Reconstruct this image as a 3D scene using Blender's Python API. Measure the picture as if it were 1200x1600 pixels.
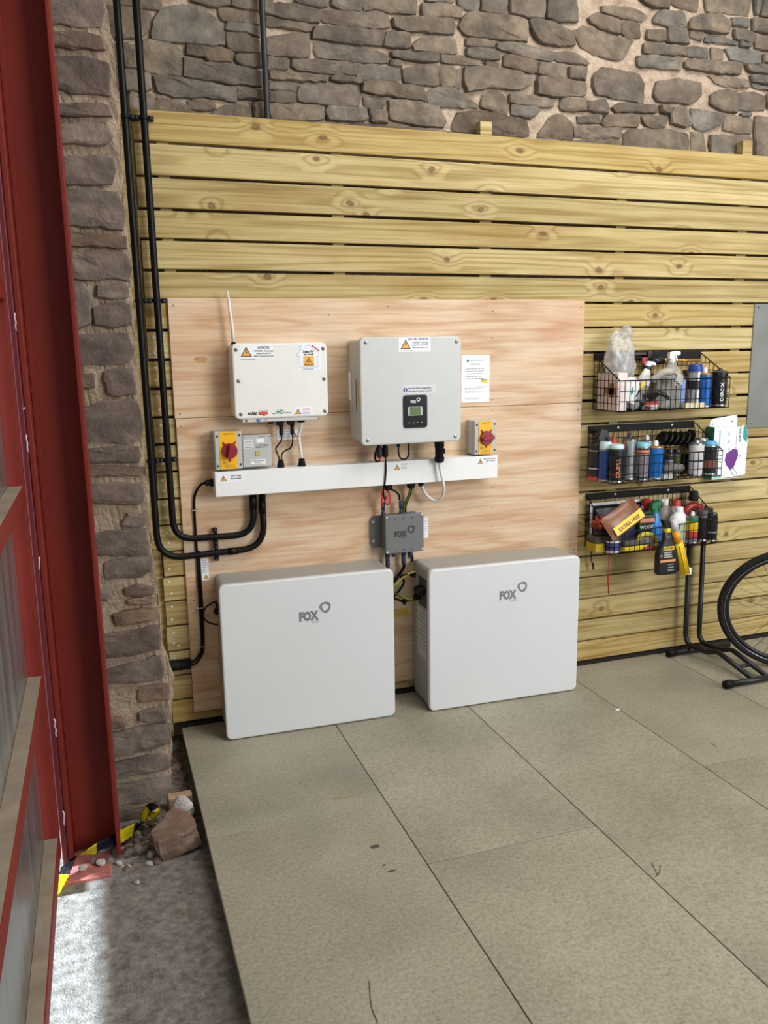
import bpy, bmesh, math, random
from mathutils import Vector, Matrix, noise
random.seed(7)
S = bpy.context.scene
COL = S.collection
for o in list(bpy.data.objects): bpy.data.objects.remove(o)

# ------------------------------------------------------------------ camera
F_PX = 1288.79
CAM = Vector((-0.282753, -3.371977, 1.546638))
YAW, PITCH, ROLL = 0.329524, 0.191509, -0.0157256
_f = Vector((math.sin(YAW)*math.cos(PITCH), math.cos(YAW)*math.cos(PITCH), -math.sin(PITCH)))
_r0 = Vector((math.cos(YAW), -math.sin(YAW), 0)); _u0 = _r0.cross(_f)
_r = _r0*math.cos(ROLL)+_u0*math.sin(ROLL); _u = -_r0*math.sin(ROLL)+_u0*math.cos(ROLL)
cd = bpy.data.cameras.new('camera'); cam = bpy.data.objects.new('camera', cd); COL.objects.link(cam)
cd.sensor_fit = 'VERTICAL'; cd.sensor_height = 32.0; cd.lens = F_PX/1600*32.0
cd.clip_start = 0.02; cd.clip_end = 100
cam.matrix_world = Matrix(((_r.x, _u.x, -_f.x, CAM.x), (_r.y, _u.y, -_f.y, CAM.y), (_r.z, _u.z, -_f.z, CAM.z), (0, 0, 0, 1)))
S.camera = cam

def at(u, v, y):                       # point of the photograph on the upright plane at depth y
    d = _f*F_PX+_r*(u-600)-_u*(v-800); t = (y-CAM.y)/d.y
    return CAM+d*t
def on_floor(u, v, z=0.0):
    d = _f*F_PX+_r*(u-600)-_u*(v-800); t = (z-CAM.z)/d.z
    return CAM+d*t

# ------------------------------------------------------------------ world, sun, daylight, exposure
w = bpy.data.worlds.new('world'); S.world = w; w.use_nodes = True
w.node_tree.nodes['Background'].inputs[0].default_value = (0.86, 0.93, 1.0, 1)
w.node_tree.nodes['Background'].inputs[1].default_value = .48
sd = bpy.data.lights.new('sun', 'SUN'); sun = bpy.data.objects.new('sun', sd); COL.objects.link(sun)
sd.energy = 26.0; sd.angle = math.radians(11); sd.color = (0.70, 0.85, 1.0)
sun.rotation_euler = Vector((math.cos(math.radians(29)), 0.06, -math.sin(math.radians(29)))).to_track_quat('-Z', 'Y').to_euler()
def area(name, loc, target, sx, sy, power, col):
    d = bpy.data.lights.new(name, 'AREA'); d.shape = 'RECTANGLE'; d.size = sx; d.size_y = sy; d.energy = power; d.color = col
    o = bpy.data.objects.new(name, d); COL.objects.link(o); o.location = loc
    o.rotation_euler = (Vector(target)-Vector(loc)).to_track_quat('-Z', 'Y').to_euler(); return o
area('doorway_daylight', (4.4, -5.6, 2.6), (1.4, 0, 1.0), 2.2, 2.4, 230, (1.0, 0.995, 0.985))
area('roof_light', (2.1, -1.9, 4.1), (2.0, -1.3, 0), 2.6, 1.4, 100, (1.0, 0.985, 0.96))
S.view_settings.view_transform = 'Standard'; S.view_settings.look = 'None'
S.view_settings.exposure = 0.0; S.view_settings.gamma = 1.0; S.view_settings.use_curve_mapping = False

# ------------------------------------------------------------------ materials
def lin(h):
    h = h.lstrip('#'); c = [int(h[i:i+2], 16)/255 for i in (0, 2, 4)]
    return tuple(x/12.92 if x <= .04045 else ((x+.055)/1.055)**2.4 for x in c)+(1,)
def nodes(name):
    m = bpy.data.materials.new(name); m.use_nodes = True; nt = m.node_tree
    return m, nt, nt.nodes['Principled BSDF']
def N(nt, typ, **kw):
    n = nt.nodes.new(typ)
    for k, v in kw.items():
        if k in n.inputs: n.inputs[k].default_value = v
        else: setattr(n, k, v)
    return n
def ramp(nt, fac, stops):
    r = nt.nodes.new('ShaderNodeValToRGB'); e = r.color_ramp.elements
    while len(e) < len(stops): e.new(.5)
    for i, (p, c) in enumerate(stops): e[i].position = p; e[i].color = lin(c)
    nt.links.new(fac, r.inputs[0]); return r.outputs[0]
def coords(nt, scale=(1, 1, 1), rnd=0.0):
    tc = nt.nodes.new('ShaderNodeTexCoord'); mp = nt.nodes.new('ShaderNodeMapping'); mp.inputs['Scale'].default_value = scale
    nt.links.new(tc.outputs['Object'], mp.inputs[0])
    if rnd:
        oi = nt.nodes.new('ShaderNodeObjectInfo'); ml = N(nt, 'ShaderNodeMath', operation='MULTIPLY'); ml.inputs[1].default_value = rnd
        nt.links.new(oi.outputs['Random'], ml.inputs[0]); nt.links.new(ml.outputs[0], mp.inputs['Location'])
    return mp.outputs[0]
def bump(nt, b, h, strength, dist=.01):
    n = N(nt, 'ShaderNodeBump'); n.inputs['Strength'].default_value = strength; n.inputs['Distance'].default_value = dist
    nt.links.new(h, n.inputs['Height']); nt.links.new(n.outputs[0], b.inputs['Normal'])
def mixc(nt, fac, a, b, mode='MIX'):
    m = nt.nodes.new('ShaderNodeMix'); m.data_type = 'RGBA'; m.blend_type = mode
    if hasattr(fac, 'links'): nt.links.new(fac, m.inputs[0])
    else: m.inputs[0].default_value = fac
    for s, x in ((6, a), (7, b)):
        if isinstance(x, str): m.inputs[s].default_value = lin(x)
        else: nt.links.new(x, m.inputs[s])
    return m.outputs[2]
MC = {}
def plain(hexc, rough=.5, metal=0.0, var=.06, vs=14, bmp=0.0, bs=120):
    key = (hexc, rough, metal, var, vs, bmp, bs)
    if key in MC: return MC[key]
    m, nt, b = nodes('m_'+hexc.strip('#')+f'_{int(rough*100)}')
    b.inputs['Roughness'].default_value = rough; b.inputs['Metallic'].default_value = metal
    n = N(nt, 'ShaderNodeTexNoise', Scale=vs, Detail=3.0); nt.links.new(coords(nt), n.inputs['Vector'])
    hs = N(nt, 'ShaderNodeHueSaturation'); hs.inputs['Color'].default_value = lin(hexc)
    mr = N(nt, 'ShaderNodeMapRange'); mr.inputs[1].default_value = .3; mr.inputs[2].default_value = .7; mr.inputs[3].default_value = 1-var; mr.inputs[4].default_value = 1+var
    nt.links.new(n.outputs[0], mr.inputs[0]); nt.links.new(mr.outputs[0], hs.inputs['Value']); nt.links.new(hs.outputs[0], b.inputs['Base Color'])
    if bmp:
        n2 = N(nt, 'ShaderNodeTexNoise', Scale=bs, Detail=3.0); nt.links.new(coords(nt), n2.inputs['Vector']); bump(nt, b, n2.outputs[0], bmp)
    MC[key] = m; return m

def mat_slat():
    m, nt, b = nodes('treated_pine'); b.inputs['Roughness'].default_value = .75; b.inputs['Specular IOR Level'].default_value = .3
    c = coords(nt, (1, 1, 1), 37.0)
    def mapped(sc):
        mp = N(nt, 'ShaderNodeMapping'); mp.inputs['Scale'].default_value = sc; nt.links.new(c, mp.inputs[0]); return mp.outputs[0]
    def math_(op, a, k):
        n = N(nt, 'ShaderNodeMath', operation=op); nt.links.new(a, n.inputs[0])
        if hasattr(k, 'links'): nt.links.new(k, n.inputs[1])
        else: n.inputs[1].default_value = k
        return n.outputs[0]
    kc = mapped((2.3, .5, 3.4)); wob = N(nt, 'ShaderNodeTexNoise', Scale=7.0, Detail=2.0); nt.links.new(kc, wob.inputs['Vector'])
    add = N(nt, 'ShaderNodeMixRGB'); add.blend_type = 'ADD'; add.inputs[0].default_value = .07; nt.links.new(kc, add.inputs[1]); nt.links.new(wob.outputs['Color'], add.inputs[2])
    v = N(nt, 'ShaderNodeTexVoronoi', voronoi_dimensions='2D', Scale=1.0); sx = N(nt, 'ShaderNodeSeparateXYZ'); cx = N(nt, 'ShaderNodeCombineXYZ')
    nt.links.new(add.outputs[0], sx.inputs[0]); nt.links.new(sx.outputs[0], cx.inputs[0]); nt.links.new(sx.outputs[2], cx.inputs[1]); nt.links.new(cx.outputs[0], v.inputs['Vector']); dist = v.outputs['Distance']
    near = N(nt, 'ShaderNodeMapRange'); near.interpolation_type = 'SMOOTHSTEP'; near.inputs[1].default_value = .0; near.inputs[2].default_value = .22; near.inputs[3].default_value = 1; near.inputs[4].default_value = 0; nt.links.new(dist, near.inputs[0])
    n1 = N(nt, 'ShaderNodeTexNoise', Scale=1.0, Detail=1.5); nt.links.new(mapped((.35, 6, 11)), n1.inputs['Vector'])
    ph = math_('ADD', math_('MULTIPLY', n1.outputs[0], 8.0), math_('MULTIPLY', near.outputs[0], 1.3))
    si = math_('SINE', math_('MULTIPLY', ph, 6.283), 0.0)
    mr = N(nt, 'ShaderNodeMapRange'); mr.inputs[1].default_value = -1; nt.links.new(si, mr.inputs[0])
    grain = ramp(nt, mr.outputs[0], [(0, '#d4c79d'), (.7, '#cec094'), (1, '#b8a678')])
    n4 = N(nt, 'ShaderNodeTexNoise', Scale=1.0, Detail=3.0); nt.links.new(mapped((2.2, 60, 150)), n4.inputs['Vector'])
    col = mixc(nt, .7, grain, ramp(nt, n4.outputs[0], [(.3, '#d6cab0'), (.55, '#ffffff')]), 'MULTIPLY')
    n2 = N(nt, 'ShaderNodeTexNoise', Scale=1.3, Detail=4.0); nt.links.new(mapped((1.1, 5, 7)), n2.inputs['Vector'])
    col = mixc(nt, .8, col, ramp(nt, n2.outputs[0], [(.28, '#d9c59d'), (.5, '#ffffff'), (.75, '#d8d0b4')]), 'MULTIPLY')
    oi = N(nt, 'ShaderNodeObjectInfo')
    col = mixc(nt, .9, col, ramp(nt, oi.outputs['Random'], [(0, '#fffaf0'), (.3, '#ece5d2'), (.55, '#d6ceb8'), (.8, '#f6ecd2'), (1, '#e2d3ac')]), 'MULTIPLY')
    col = mixc(nt, ramp(nt, dist, [(0, '#c0c0c0'), (.022, '#f4f4f4'), (.042, '#8a8a8a'), (.058, '#303030'), (.12, '#000000')]), col, '#66452a')
    nt.links.new(col, b.inputs['Base Color']); bump(nt, b, n4.outputs[0], .15, .002); return m
def mat_ply():
    m, nt, b = nodes('plywood_face'); b.inputs['Roughness'].default_value = .62
    c = coords(nt, (1, 1, 1), 9.0)
    mp = N(nt, 'ShaderNodeMapping'); mp.inputs['Scale'].default_value = (.55, 1, 4.5); nt.links.new(c, mp.inputs[0])
    n1 = N(nt, 'ShaderNodeTexNoise', Scale=1.1, Detail=3.0); nt.links.new(mp.outputs[0], n1.inputs['Vector'])
    mu = N(nt, 'ShaderNodeMath', operation='MULTIPLY'); mu.inputs[1].default_value = 46; nt.links.new(n1.outputs[0], mu.inputs[0])
    si = N(nt, 'ShaderNodeMath', operation='SINE'); nt.links.new(mu.outputs[0], si.inputs[0])
    mr = N(nt, 'ShaderNodeMapRange'); mr.inputs[1].default_value = -1; nt.links.new(si.outputs[0], mr.inputs[0])
    g = ramp(nt, mr.outputs[0], [(0, '#dbc4a9'), (.65, '#d8bfa2'), (1, '#cdad8d')])
    mp2 = N(nt, 'ShaderNodeMapping'); mp2.inputs['Scale'].default_value = (5, 40, 90); nt.links.new(c, mp2.inputs[0])
    n2 = N(nt, 'ShaderNodeTexNoise', Scale=1.0, Detail=4.0); nt.links.new(mp2.outputs[0], n2.inputs['Vector'])
    f = ramp(nt, n2.outputs[0], [(.3, '#e6d2bf'), (.6, '#ffffff')])
    col = mixc(nt, .7, g, f, 'MULTIPLY')
    mp3 = N(nt, 'ShaderNodeMapping'); mp3.inputs['Scale'].default_value = (1.2, 1, 3); nt.links.new(c, mp3.inputs[0])
    n3 = N(nt, 'ShaderNodeTexNoise', Scale=1.6, Detail=3.0); nt.links.new(mp3.outputs[0], n3.inputs['Vector'])
    t = ramp(nt, n3.outputs[0], [(.3, '#eed8c8'), (.5, '#ffffff'), (.75, '#fbeedd')])
    nt.links.new(mixc(nt, .8, col, t, 'MULTIPLY'), b.inputs['Base Color'])
    bump(nt, b, n2.outputs[0], .08, .002); return m
def mat_stone(name, stops, scale=11, bs=.55):
    m, nt, b = nodes(name); b.inputs['Roughness'].default_value = .88
    oi = N(nt, 'ShaderNodeObjectInfo'); base = ramp(nt, oi.outputs['Random'], stops)
    c = coords(nt, (1, 1, 1), 23.0)
    n = N(nt, 'ShaderNodeTexNoise', Scale=scale, Detail=7.0); n.inputs['Roughness'].default_value = .65; nt.links.new(c, n.inputs['Vector'])
    t = ramp(nt, n.outputs[0], [(.28, '#6f6760'), (.5, '#b9b2aa'), (.72, '#fff6ea')])
    col = mixc(nt, .85, base, t, 'MULTIPLY')
    n2 = N(nt, 'ShaderNodeTexNoise', Scale=4.0, Detail=3.0); nt.links.new(c, n2.inputs['Vector'])
    wm = ramp(nt, n2.outputs[0], [(.55, '#000000'), (.75, '#909090')])
    col = mixc(nt, wm, col, '#8a6b55')
    nt.links.new(col, b.inputs['Base Color'])
    n3 = N(nt, 'ShaderNodeTexNoise', Scale=38.0, Detail=8.0); n3.inputs['Roughness'].default_value = .7; nt.links.new(c, n3.inputs['Vector'])
    bump(nt, b, n3.outputs[0], bs, .02); return m
def mat_rough(name, stops, scale, bscale, bstr, rough=.92, dist=.02):
    m, nt, b = nodes(name); b.inputs['Roughness'].default_value = rough
    c = coords(nt)
    n = N(nt, 'ShaderNodeTexNoise', Scale=scale, Detail=8.0); n.inputs['Roughness'].default_value = .68; nt.links.new(c, n.inputs['Vector'])
    nt.links.new(ramp(nt, n.outputs[0], stops), b.inputs['Base Color'])
    n2 = N(nt, 'ShaderNodeTexNoise', Scale=bscale, Detail=6.0); n2.inputs['Roughness'].default_value = .65; nt.links.new(c, n2.inputs['Vector'])
    bump(nt, b, n2.outputs[0], bstr, dist); return m
def mat_floor():
    m, nt, b = nodes('floor_board'); b.inputs['Roughness'].default_value = .6
    c = coords(nt, (1, 1, 1), 5.0)
    n = N(nt, 'ShaderNodeTexNoise', Scale=2.2, Detail=5.0); nt.links.new(c, n.inputs['Vector'])
    col = ramp(nt, n.outputs[0], [(.3, '#918d7e'), (.5, '#9f9a8a'), (.7, '#aaa595')])
    f = N(nt, 'ShaderNodeTexNoise', Scale=95, Detail=8.0); f.inputs['Roughness'].default_value = .75; nt.links.new(c, f.inputs['Vector'])
    fl = ramp(nt, f.outputs[0], [(.36, '#bdb6a8'), (.5, '#ebe7df'), (.64, '#ffffff')])
    col = mixc(nt, .8, col, fl, 'MULTIPLY')
    v = N(nt, 'ShaderNodeTexVoronoi', Scale=9.0); nt.links.new(c, v.inputs['Vector'])
    sp = ramp(nt, v.outputs['Distance'], [(0, '#c0c0c0'), (.03, '#808080'), (.05, '#000000')])
    col = mixc(nt, sp, col, '#6a6354')
    nt.links.new(col, b.inputs['Base Color'])
    mp = N(nt, 'ShaderNodeMapping'); mp.inputs['Scale'].default_value = (1, 1.7, 1); nt.links.new(c, mp.inputs[0])
    n2 = N(nt, 'ShaderNodeTexNoise', Scale=26, Detail=6.0); nt.links.new(mp.outputs[0], n2.inputs['Vector'])
    bump(nt, b, n2.outputs[0], .4, .008); return m
def mat_paint(name, hexc, hex2, rough=.42):
    m, nt, b = nodes(name); b.inputs['Specular IOR Level'].default_value = .22
    c = coords(nt)
    n = N(nt, 'ShaderNodeTexNoise', Scale=3.5, Detail=5.0); nt.links.new(c, n.inputs['Vector'])
    nt.links.new(ramp(nt, n.outputs[0], [(.3, hexc), (.7, hex2)]), b.inputs['Base Color'])
    n2 = N(nt, 'ShaderNodeTexNoise', Scale=60, Detail=4.0); nt.links.new(c, n2.inputs['Vector'])
    mr = N(nt, 'ShaderNodeMapRange'); mr.inputs[3].default_value = rough-.1; mr.inputs[4].default_value = rough+.15; nt.links.new(n.outputs[0], mr.inputs[0]); nt.links.new(mr.outputs[0], b.inputs['Roughness'])
    bump(nt, b, n2.outputs[0], .06, .004); return m
def mat_galv():
    m, nt, b = nodes('galvanised_sheet'); b.inputs['Metallic'].default_value = .85
    c = coords(nt, (14, 14, 1.5))
    n = N(nt, 'ShaderNodeTexNoise', Scale=1.5, Detail=5.0); nt.links.new(c, n.inputs['Vector'])
    nt.links.new(ramp(nt, n.outputs[0], [(.3, '#8d8f8e'), (.7, '#b4b7b6')]), b.inputs['Base Color'])
    mr = N(nt, 'ShaderNodeMapRange'); mr.inputs[3].default_value = .22; mr.inputs[4].default_value = .42; nt.links.new(n.outputs[0], mr.inputs[0]); nt.links.new(mr.outputs[0], b.inputs['Roughness']); return m
def mat_clear(name, tint, mix=.35, rough=.12):
    m, nt, b = nodes(name); out = nt.nodes['Material Output']
    b.inputs['Base Color'].default_value = lin(tint); b.inputs['Roughness'].default_value = rough
    tr = N(nt, 'ShaderNodeBsdfTransparent'); mx = N(nt, 'ShaderNodeMixShader'); n = N(nt, 'ShaderNodeTexNoise', Scale=30, Detail=3.0)
    nt.links.new(coords(nt), n.inputs['Vector'])
    mr = N(nt, 'ShaderNodeMapRange'); mr.inputs[1].default_value = .3; mr.inputs[2].default_value = .7; mr.inputs[3].default_value = mix*.6; mr.inputs[4].default_value = min(1, mix*1.5)
    nt.links.new(n.outputs[0], mr.inputs[0]); nt.links.new(mr.outputs[0], mx.inputs[0])
    nt.links.new(tr.outputs[0], mx.inputs[1]); nt.links.new(b.outputs[0], mx.inputs[2]); nt.links.new(mx.outputs[0], out.inputs[0])
    bump(nt, b, n.outputs[0], .5, .01); return m

M_SLAT = mat_slat(); M_PLY = mat_ply(); M_FLOOR = mat_floor(); M_GALV = mat_galv()
M_STONE = mat_stone('grey_rubble_stone', [(0, '#877c6e'), (.2, '#9a8e7e'), (.4, '#8a8075'), (.6, '#a39686'), (.8, '#92908a'), (1, '#7d6f60')])
M_PIER = mat_stone('brown_pier_stone', [(0, '#877a74'), (.25, '#94877d'), (.5, '#9b8f86'), (.75, '#7d7069'), (1, '#97826f')])
M_MORTAR = mat_rough('pink_lime_mortar', [(.3, '#a08a76'), (.5, '#c4ad96'), (.75, '#dccab4')], 14, 55, .9)
M_MORTAR2 = mat_rough('tan_mortar', [(.3, '#8d7a66'), (.5, '#ab9780'), (.75, '#c4b299')], 12, 60, .9)
M_CONC = mat_rough('rough_concrete', [(.25, '#5a5049'), (.42, '#8d847a'), (.58, '#aca59c'), (.8, '#cfcac2')], 34, 150, 1.0, .95, .02)
M_DIRT = mat_rough('dirt', [(.3, '#3c322b'), (.6, '#6b5a4c'), (.8, '#8b7867')], 25, 70, 1.0)
M_SAND = mat_rough('red_sandstone', [(.3, '#604a3d'), (.5, '#7d6453'), (.7, '#a99484')], 9, 60, .7)
M_WHITESTONE = mat_rough('white_limestone', [(.3, '#9d968f'), (.6, '#d2cdc6')], 14, 70, .7)
M_RED = mat_paint('red_oxide_paint', '#6b2019', '#77271e', .55)
M_RED2 = mat_paint('purple_red_paint', '#5c2429', '#6c2c33', .45)
M_DUST = mat_rough('dusty_rail_top', [(.3, '#77695a'), (.6, '#8f8170'), (.8, '#9d8f7e')], 9, 60, .15)
M_ROOF = plain('#b9b2a6', .8)
M_BLK = plain('#060607', .42); M_BLKM = plain('#0b0b0d', .6); M_BLKWIRE = plain('#070708', .5)
for _m in (M_BLK, M_BLKM, M_BLKWIRE): _m.node_tree.nodes['Principled BSDF'].inputs['Specular IOR Level'].default_value = .22
M_GREYCASE = plain('#c3c6c4', .42, 0, .02); M_WHITECASE = plain('#e6e6e1', .42, 0, .02); M_TRUNK = plain('#e8eaea', .38, 0, .02)
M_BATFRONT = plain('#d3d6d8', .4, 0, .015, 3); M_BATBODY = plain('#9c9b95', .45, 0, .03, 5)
M_SWGREY = plain('#b7b9b6', .45, 0, .02); M_JB = plain('#6a6b6c', .48, 0, .05, 30)
M_YEL = plain('#f0b400', .4, 0, .03); M_KNOB = plain('#8e1626', .35); M_LABEL = plain('#eef0f4', .4, 0, .01)
M_INK = plain('#24262c', .5); M_INKB = plain('#30347a', .5); M_INKR = plain('#c8242c', .5); M_INKG = plain('#128070', .5); M_INKGREY = plain('#6e7076', .5); M_INKLT = plain('#a9adb5', .5)
M_AMBER = plain('#f2b540', .4); M_STEEL = plain('#9b9c9a', .3, .9); M_SCREW = plain('#d8d6cf', .35, .3)
M_BLUEC = plain('#1e2750', .4); M_REDC = plain('#c4323e', .4); M_WHITEC = plain('#dcdad6', .4); M_EARTH = plain('#4f6a2c', .45); M_EARTHY = plain('#cfc136', .45)
M_DARKGAP = plain('#171412', .9)  # near-black colour standing in for the shade inside gaps

# ------------------------------------------------------------------ object helpers
MW = {}
def link(name, me, mat, parent=None, smooth=False, local=False, origin=None):
    if mat is not None:
        for mm in (mat if isinstance(mat, (list, tuple)) else [mat]): me.materials.append(mm)
    if smooth:
        for p in me.polygons: p.use_smooth = True
    o = bpy.data.objects.new(name, me); COL.objects.link(o)
    if parent is not None:
        o.parent = parent
        mw = MW[parent.name]
        if not local: me.transform(mw.inverted())
        MW[o.name] = mw
    else:
        if origin is None and not local:
            xs = [v.co for v in me.vertices]
            origin = Vector(((min(c.x for c in xs)+max(c.x for c in xs))/2, (min(c.y for c in xs)+max(c.y for c in xs))/2, min(c.z for c in xs)))
        if origin is not None:
            me.transform(Matrix.Translation(-Vector(origin))); o.location = origin
            MW[o.name] = Matrix.Translation(Vector(origin))
        else: MW[o.name] = Matrix.Identity(4)
    return o
def tag(o, label=None, cat=None, group=None, kind=None):
    if label: o['label'] = label
    if cat: o['category'] = cat
    if group: o['group'] = group
    if kind: o['kind'] = kind
    return o
def thing(name, label, cat, loc, rot=(0, 0, 0), group=None, kind=None):
    o = bpy.data.objects.new(name, None); COL.objects.link(o); o.empty_display_size = .05
    o.location = loc; o.rotation_euler = rot
    from mathutils import Euler
    MW[o.name] = Matrix.Translation(Vector(loc)) @ Euler(rot).to_matrix().to_4x4()
    return tag(o, label, cat, group, kind)
def mk(bm, name='m'):
    bmesh.ops.recalc_face_normals(bm, faces=bm.faces[:]); me = bpy.data.meshes.new(name); bm.to_mesh(me); bm.free(); return me
def bm_box(bm, x0, x1, y0, y1, z0, z1, bev=0.0, seg=2):
    r = bmesh.ops.create_cube(bm, size=1.0)
    for v in r['verts']: v.co = Vector((x0+(v.co.x+.5)*(x1-x0), y0+(v.co.y+.5)*(y1-y0), z0+(v.co.z+.5)*(z1-z0)))
    if bev:
        es = list({e for v in r['verts'] for e in v.link_edges})
        bmesh.ops.bevel(bm, geom=es, offset=bev, segments=seg, affect='EDGES', profile=.5)
def box(name, x0, x1, y0, y1, z0, z1, mat, parent=None, bev=0.0, seg=2, local=False, smooth=False):
    bm = bmesh.new(); bm_box(bm, x0, x1, y0, y1, z0, z1, bev, seg)
    return link(name, mk(bm), mat, parent, smooth, local)
def loft(bm, rings, cap0=True, cap1=True, closed=True):
    vr = [[bm.verts.new(p) for p in r] for r in rings]
    n = len(rings[0])
    for a, b in zip(vr, vr[1:]):
        for i in range(n if closed else n-1):
            j = (i+1) % n; bm.faces.new((a[i], a[j], b[j], b[i]))
    if cap0: bm.faces.new(vr[0][::-1])
    if cap1: bm.faces.new(vr[-1])
    return vr
def rrect(x0, x1, z0, z1, r, k=5):
    out = []
    for cx, cz, a0 in ((x1-r, z1-r, 0), (x0+r, z1-r, 90), (x0+r, z0+r, 180), (x1-r, z0+r, 270)):
        for i in range(k+1):
            a = math.radians(a0+90*i/k); out.append((cx+r*math.cos(a), cz+r*math.sin(a)))
    return out
def slab(name, x0, x1, z0, z1, yb, yf, r, mat, parent=None, ch=.003, k=5, local=False):
    """rounded-corner box facing -y: back plane yb, front plane yf (yf < yb), softened front edge"""
    bm = bmesh.new(); rg = []
    for inset, y in ((0, yb), (0, yf+ch), (ch*.3, yf+ch*.3), (ch, yf)):
        rg.append([Vector((x, y, z)) for x, z in rrect(x0+inset, x1-inset, z0+inset, z1-inset, max(r-inset, .0005), k)])
    loft(bm, rg); return link(name, mk(bm), mat, parent, False, local)
def prism(name, poly, yb, yf, mat, parent=None, local=False):
    bm = bmesh.new(); loft(bm, [[Vector((x, yb, z)) for x, z in poly], [Vector((x, yf, z)) for x, z in poly]])
    return link(name, mk(bm), mat, parent, False, local)
def catmull(pts, n=6):
    P = [Vector(p) for p in pts]
    if len(P) < 3: return P
    Q = [P[0]*2-P[1]]+P+[P[-1]*2-P[-2]]; out = []
    for i in range(1, len(Q)-2):
        for k in range(n):
            t = k/n; a, b, c, d = Q[i-1], Q[i], Q[i+1], Q[i+2]
            out.append(.5*((2*b)+(c-a)*t+(2*a-5*b+4*c-d)*t*t+(3*b-a-3*c+d)*t**3))
    out.append(P[-1]); return out
def fillet(pts, r, n=7):
    P = [Vector(p) for p in pts]; out = [P[0]]
    for a, b, c in zip(P, P[1:], P[2:]):
        d1 = (a-b).normalized(); d2 = (c-b).normalized(); ang = d1.angle(d2)
        t = min(r/math.tan(ang/2), (a-b).length*.48, (c-b).length*.48)
        p1 = b+d1*t; p2 = b+d2*t
        for i in range(n+1):
            s = i/n; out.append((1-s)**2*p1+2*s*(1-s)*b+s*s*p2)
    out.append(P[-1]); return out
def bm_tube(bm, pts, r, n=8, closed=False, radii=None):
    P = [Vector(p) for p in pts]; m = len(P); T = []
    for i in range(m):
        if closed: t = P[(i+1) % m]-P[i-1]
        else: t = P[min(i+1, m-1)]-P[max(i-1, 0)]
        T.append(t.normalized() if t.length > 1e-9 else Vector((0, 0, 1)))
    nrm = T[0].orthogonal().normalized(); rings = []
    for i in range(m):
        nrm = (nrm-T[i]*nrm.dot(T[i]))
        nrm = nrm.normalized() if nrm.length > 1e-6 else T[i].orthogonal().normalized()
        bn = T[i].cross(nrm); rr = radii[i] if radii else r
        rings.append([P[i]+(nrm*math.cos(2*math.pi*k/n)+bn*math.sin(2*math.pi*k/n))*rr for k in range(n)])
    if closed:
        vr = [[bm.verts.new(p) for p in rg] for rg in rings]
        for i in range(m):
            a, b = vr[i], vr[(i+1) % m]
            for k in range(n): bm.faces.new((a[k], a[(k+1) % n], b[(k+1) % n], b[k]))
    else: loft(bm, rings)
def tube(name, pts, r, mat, parent=None, n=10, closed=False, local=False, radii=None):
    bm = bmesh.new(); bm_tube(bm, pts, r, n, closed, radii)
    return link(name, mk(bm), mat, parent, True, local)
def bm_lathe(bm, prof, c=(0, 0, 0), n=20, sx=1.0, sy=1.0, rot=None):
    rings = []
    for r, z in prof:
        ring = [Vector((max(r, .0003)*sx*math.cos(2*math.pi*k/n), max(r, .0003)*sy*math.sin(2*math.pi*k/n), z)) for k in range(n)]
        if rot is not None: ring = [rot @ p for p in ring]
        rings.append([p+Vector(c) for p in ring])
    loft(bm, rings)
def lathe(name, prof, mat, parent=None, c=(0, 0, 0), n=20, sx=1.0, sy=1.0, rot=None, local=False, smooth=True):
    bm = bmesh.new(); bm_lathe(bm, prof, c, n, sx, sy, rot); me = mk(bm)
    o = link(name, me, mat, parent, smooth, local)
    if smooth: me.set_sharp_from_angle(angle=math.radians(40))
    return o
RY = Matrix.Rotation(math.radians(90), 3, 'X')      # lathe axis z -> -y (towards the viewer)
def disc(name, x, z, yb, r, t, mat, parent=None, n=12, local=False):
    return lathe(name, [(r, 0), (r, t*.6), (r*.8, t)], mat, parent, (x, yb, z), n, rot=RY, local=local)
def text(name, s, x, z, y, size, mat, parent=None, align='LEFT', local=False, rot=None, bold=0.0, width=None):
    cu = bpy.data.curves.new('t', 'FONT'); cu.body = s; cu.size = size; cu.align_x = align; cu.resolution_u = 2; cu.offset = bold+size*.022; cu.extrude = .0002
    t = bpy.data.objects.new('t', cu); COL.objects.link(t)
    dg = bpy.context.evaluated_depsgraph_get(); dg.update(); me = bpy.data.meshes.new_from_object(t.evaluated_get(dg))
    bpy.data.objects.remove(t); bpy.data.curves.remove(cu)
    if width and me.vertices:
        xs = [v.co.x for v in me.vertices]; k = width/max(1e-6, max(xs)-min(xs)); me.transform(Matrix.Diagonal((k, 1, 1, 1)))
    m = Matrix.Rotation(math.radians(90), 4, 'X')
    if rot is not None: m = rot @ m
    me.transform(Matrix.Translation((x, y, z)) @ m)
    me.materials.clear()
    return link(name, me, mat, parent, False, local)
def print_lines(name, x0, x1, z1, dz, n, y, h, mat, parent, local=False, seed=0, gap=True):
    """rows of print too small to read: broken thin bars lying on a label"""
    rr = random.Random(seed); bm = bmesh.new()
    for i in range(n):
        z = z1-i*dz; x = x0; end = x1-(rr.random()*.2*(x1-x0))
        while x < end:
            l = min((x1-x0)*rr.uniform(.08, .22), end-x)
            bm_box(bm, x, x+l, y-.0003, y, z-h, z); x += l+(x1-x0)*.025
    return link(name, mk(bm), mat, parent, False, local)
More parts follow.
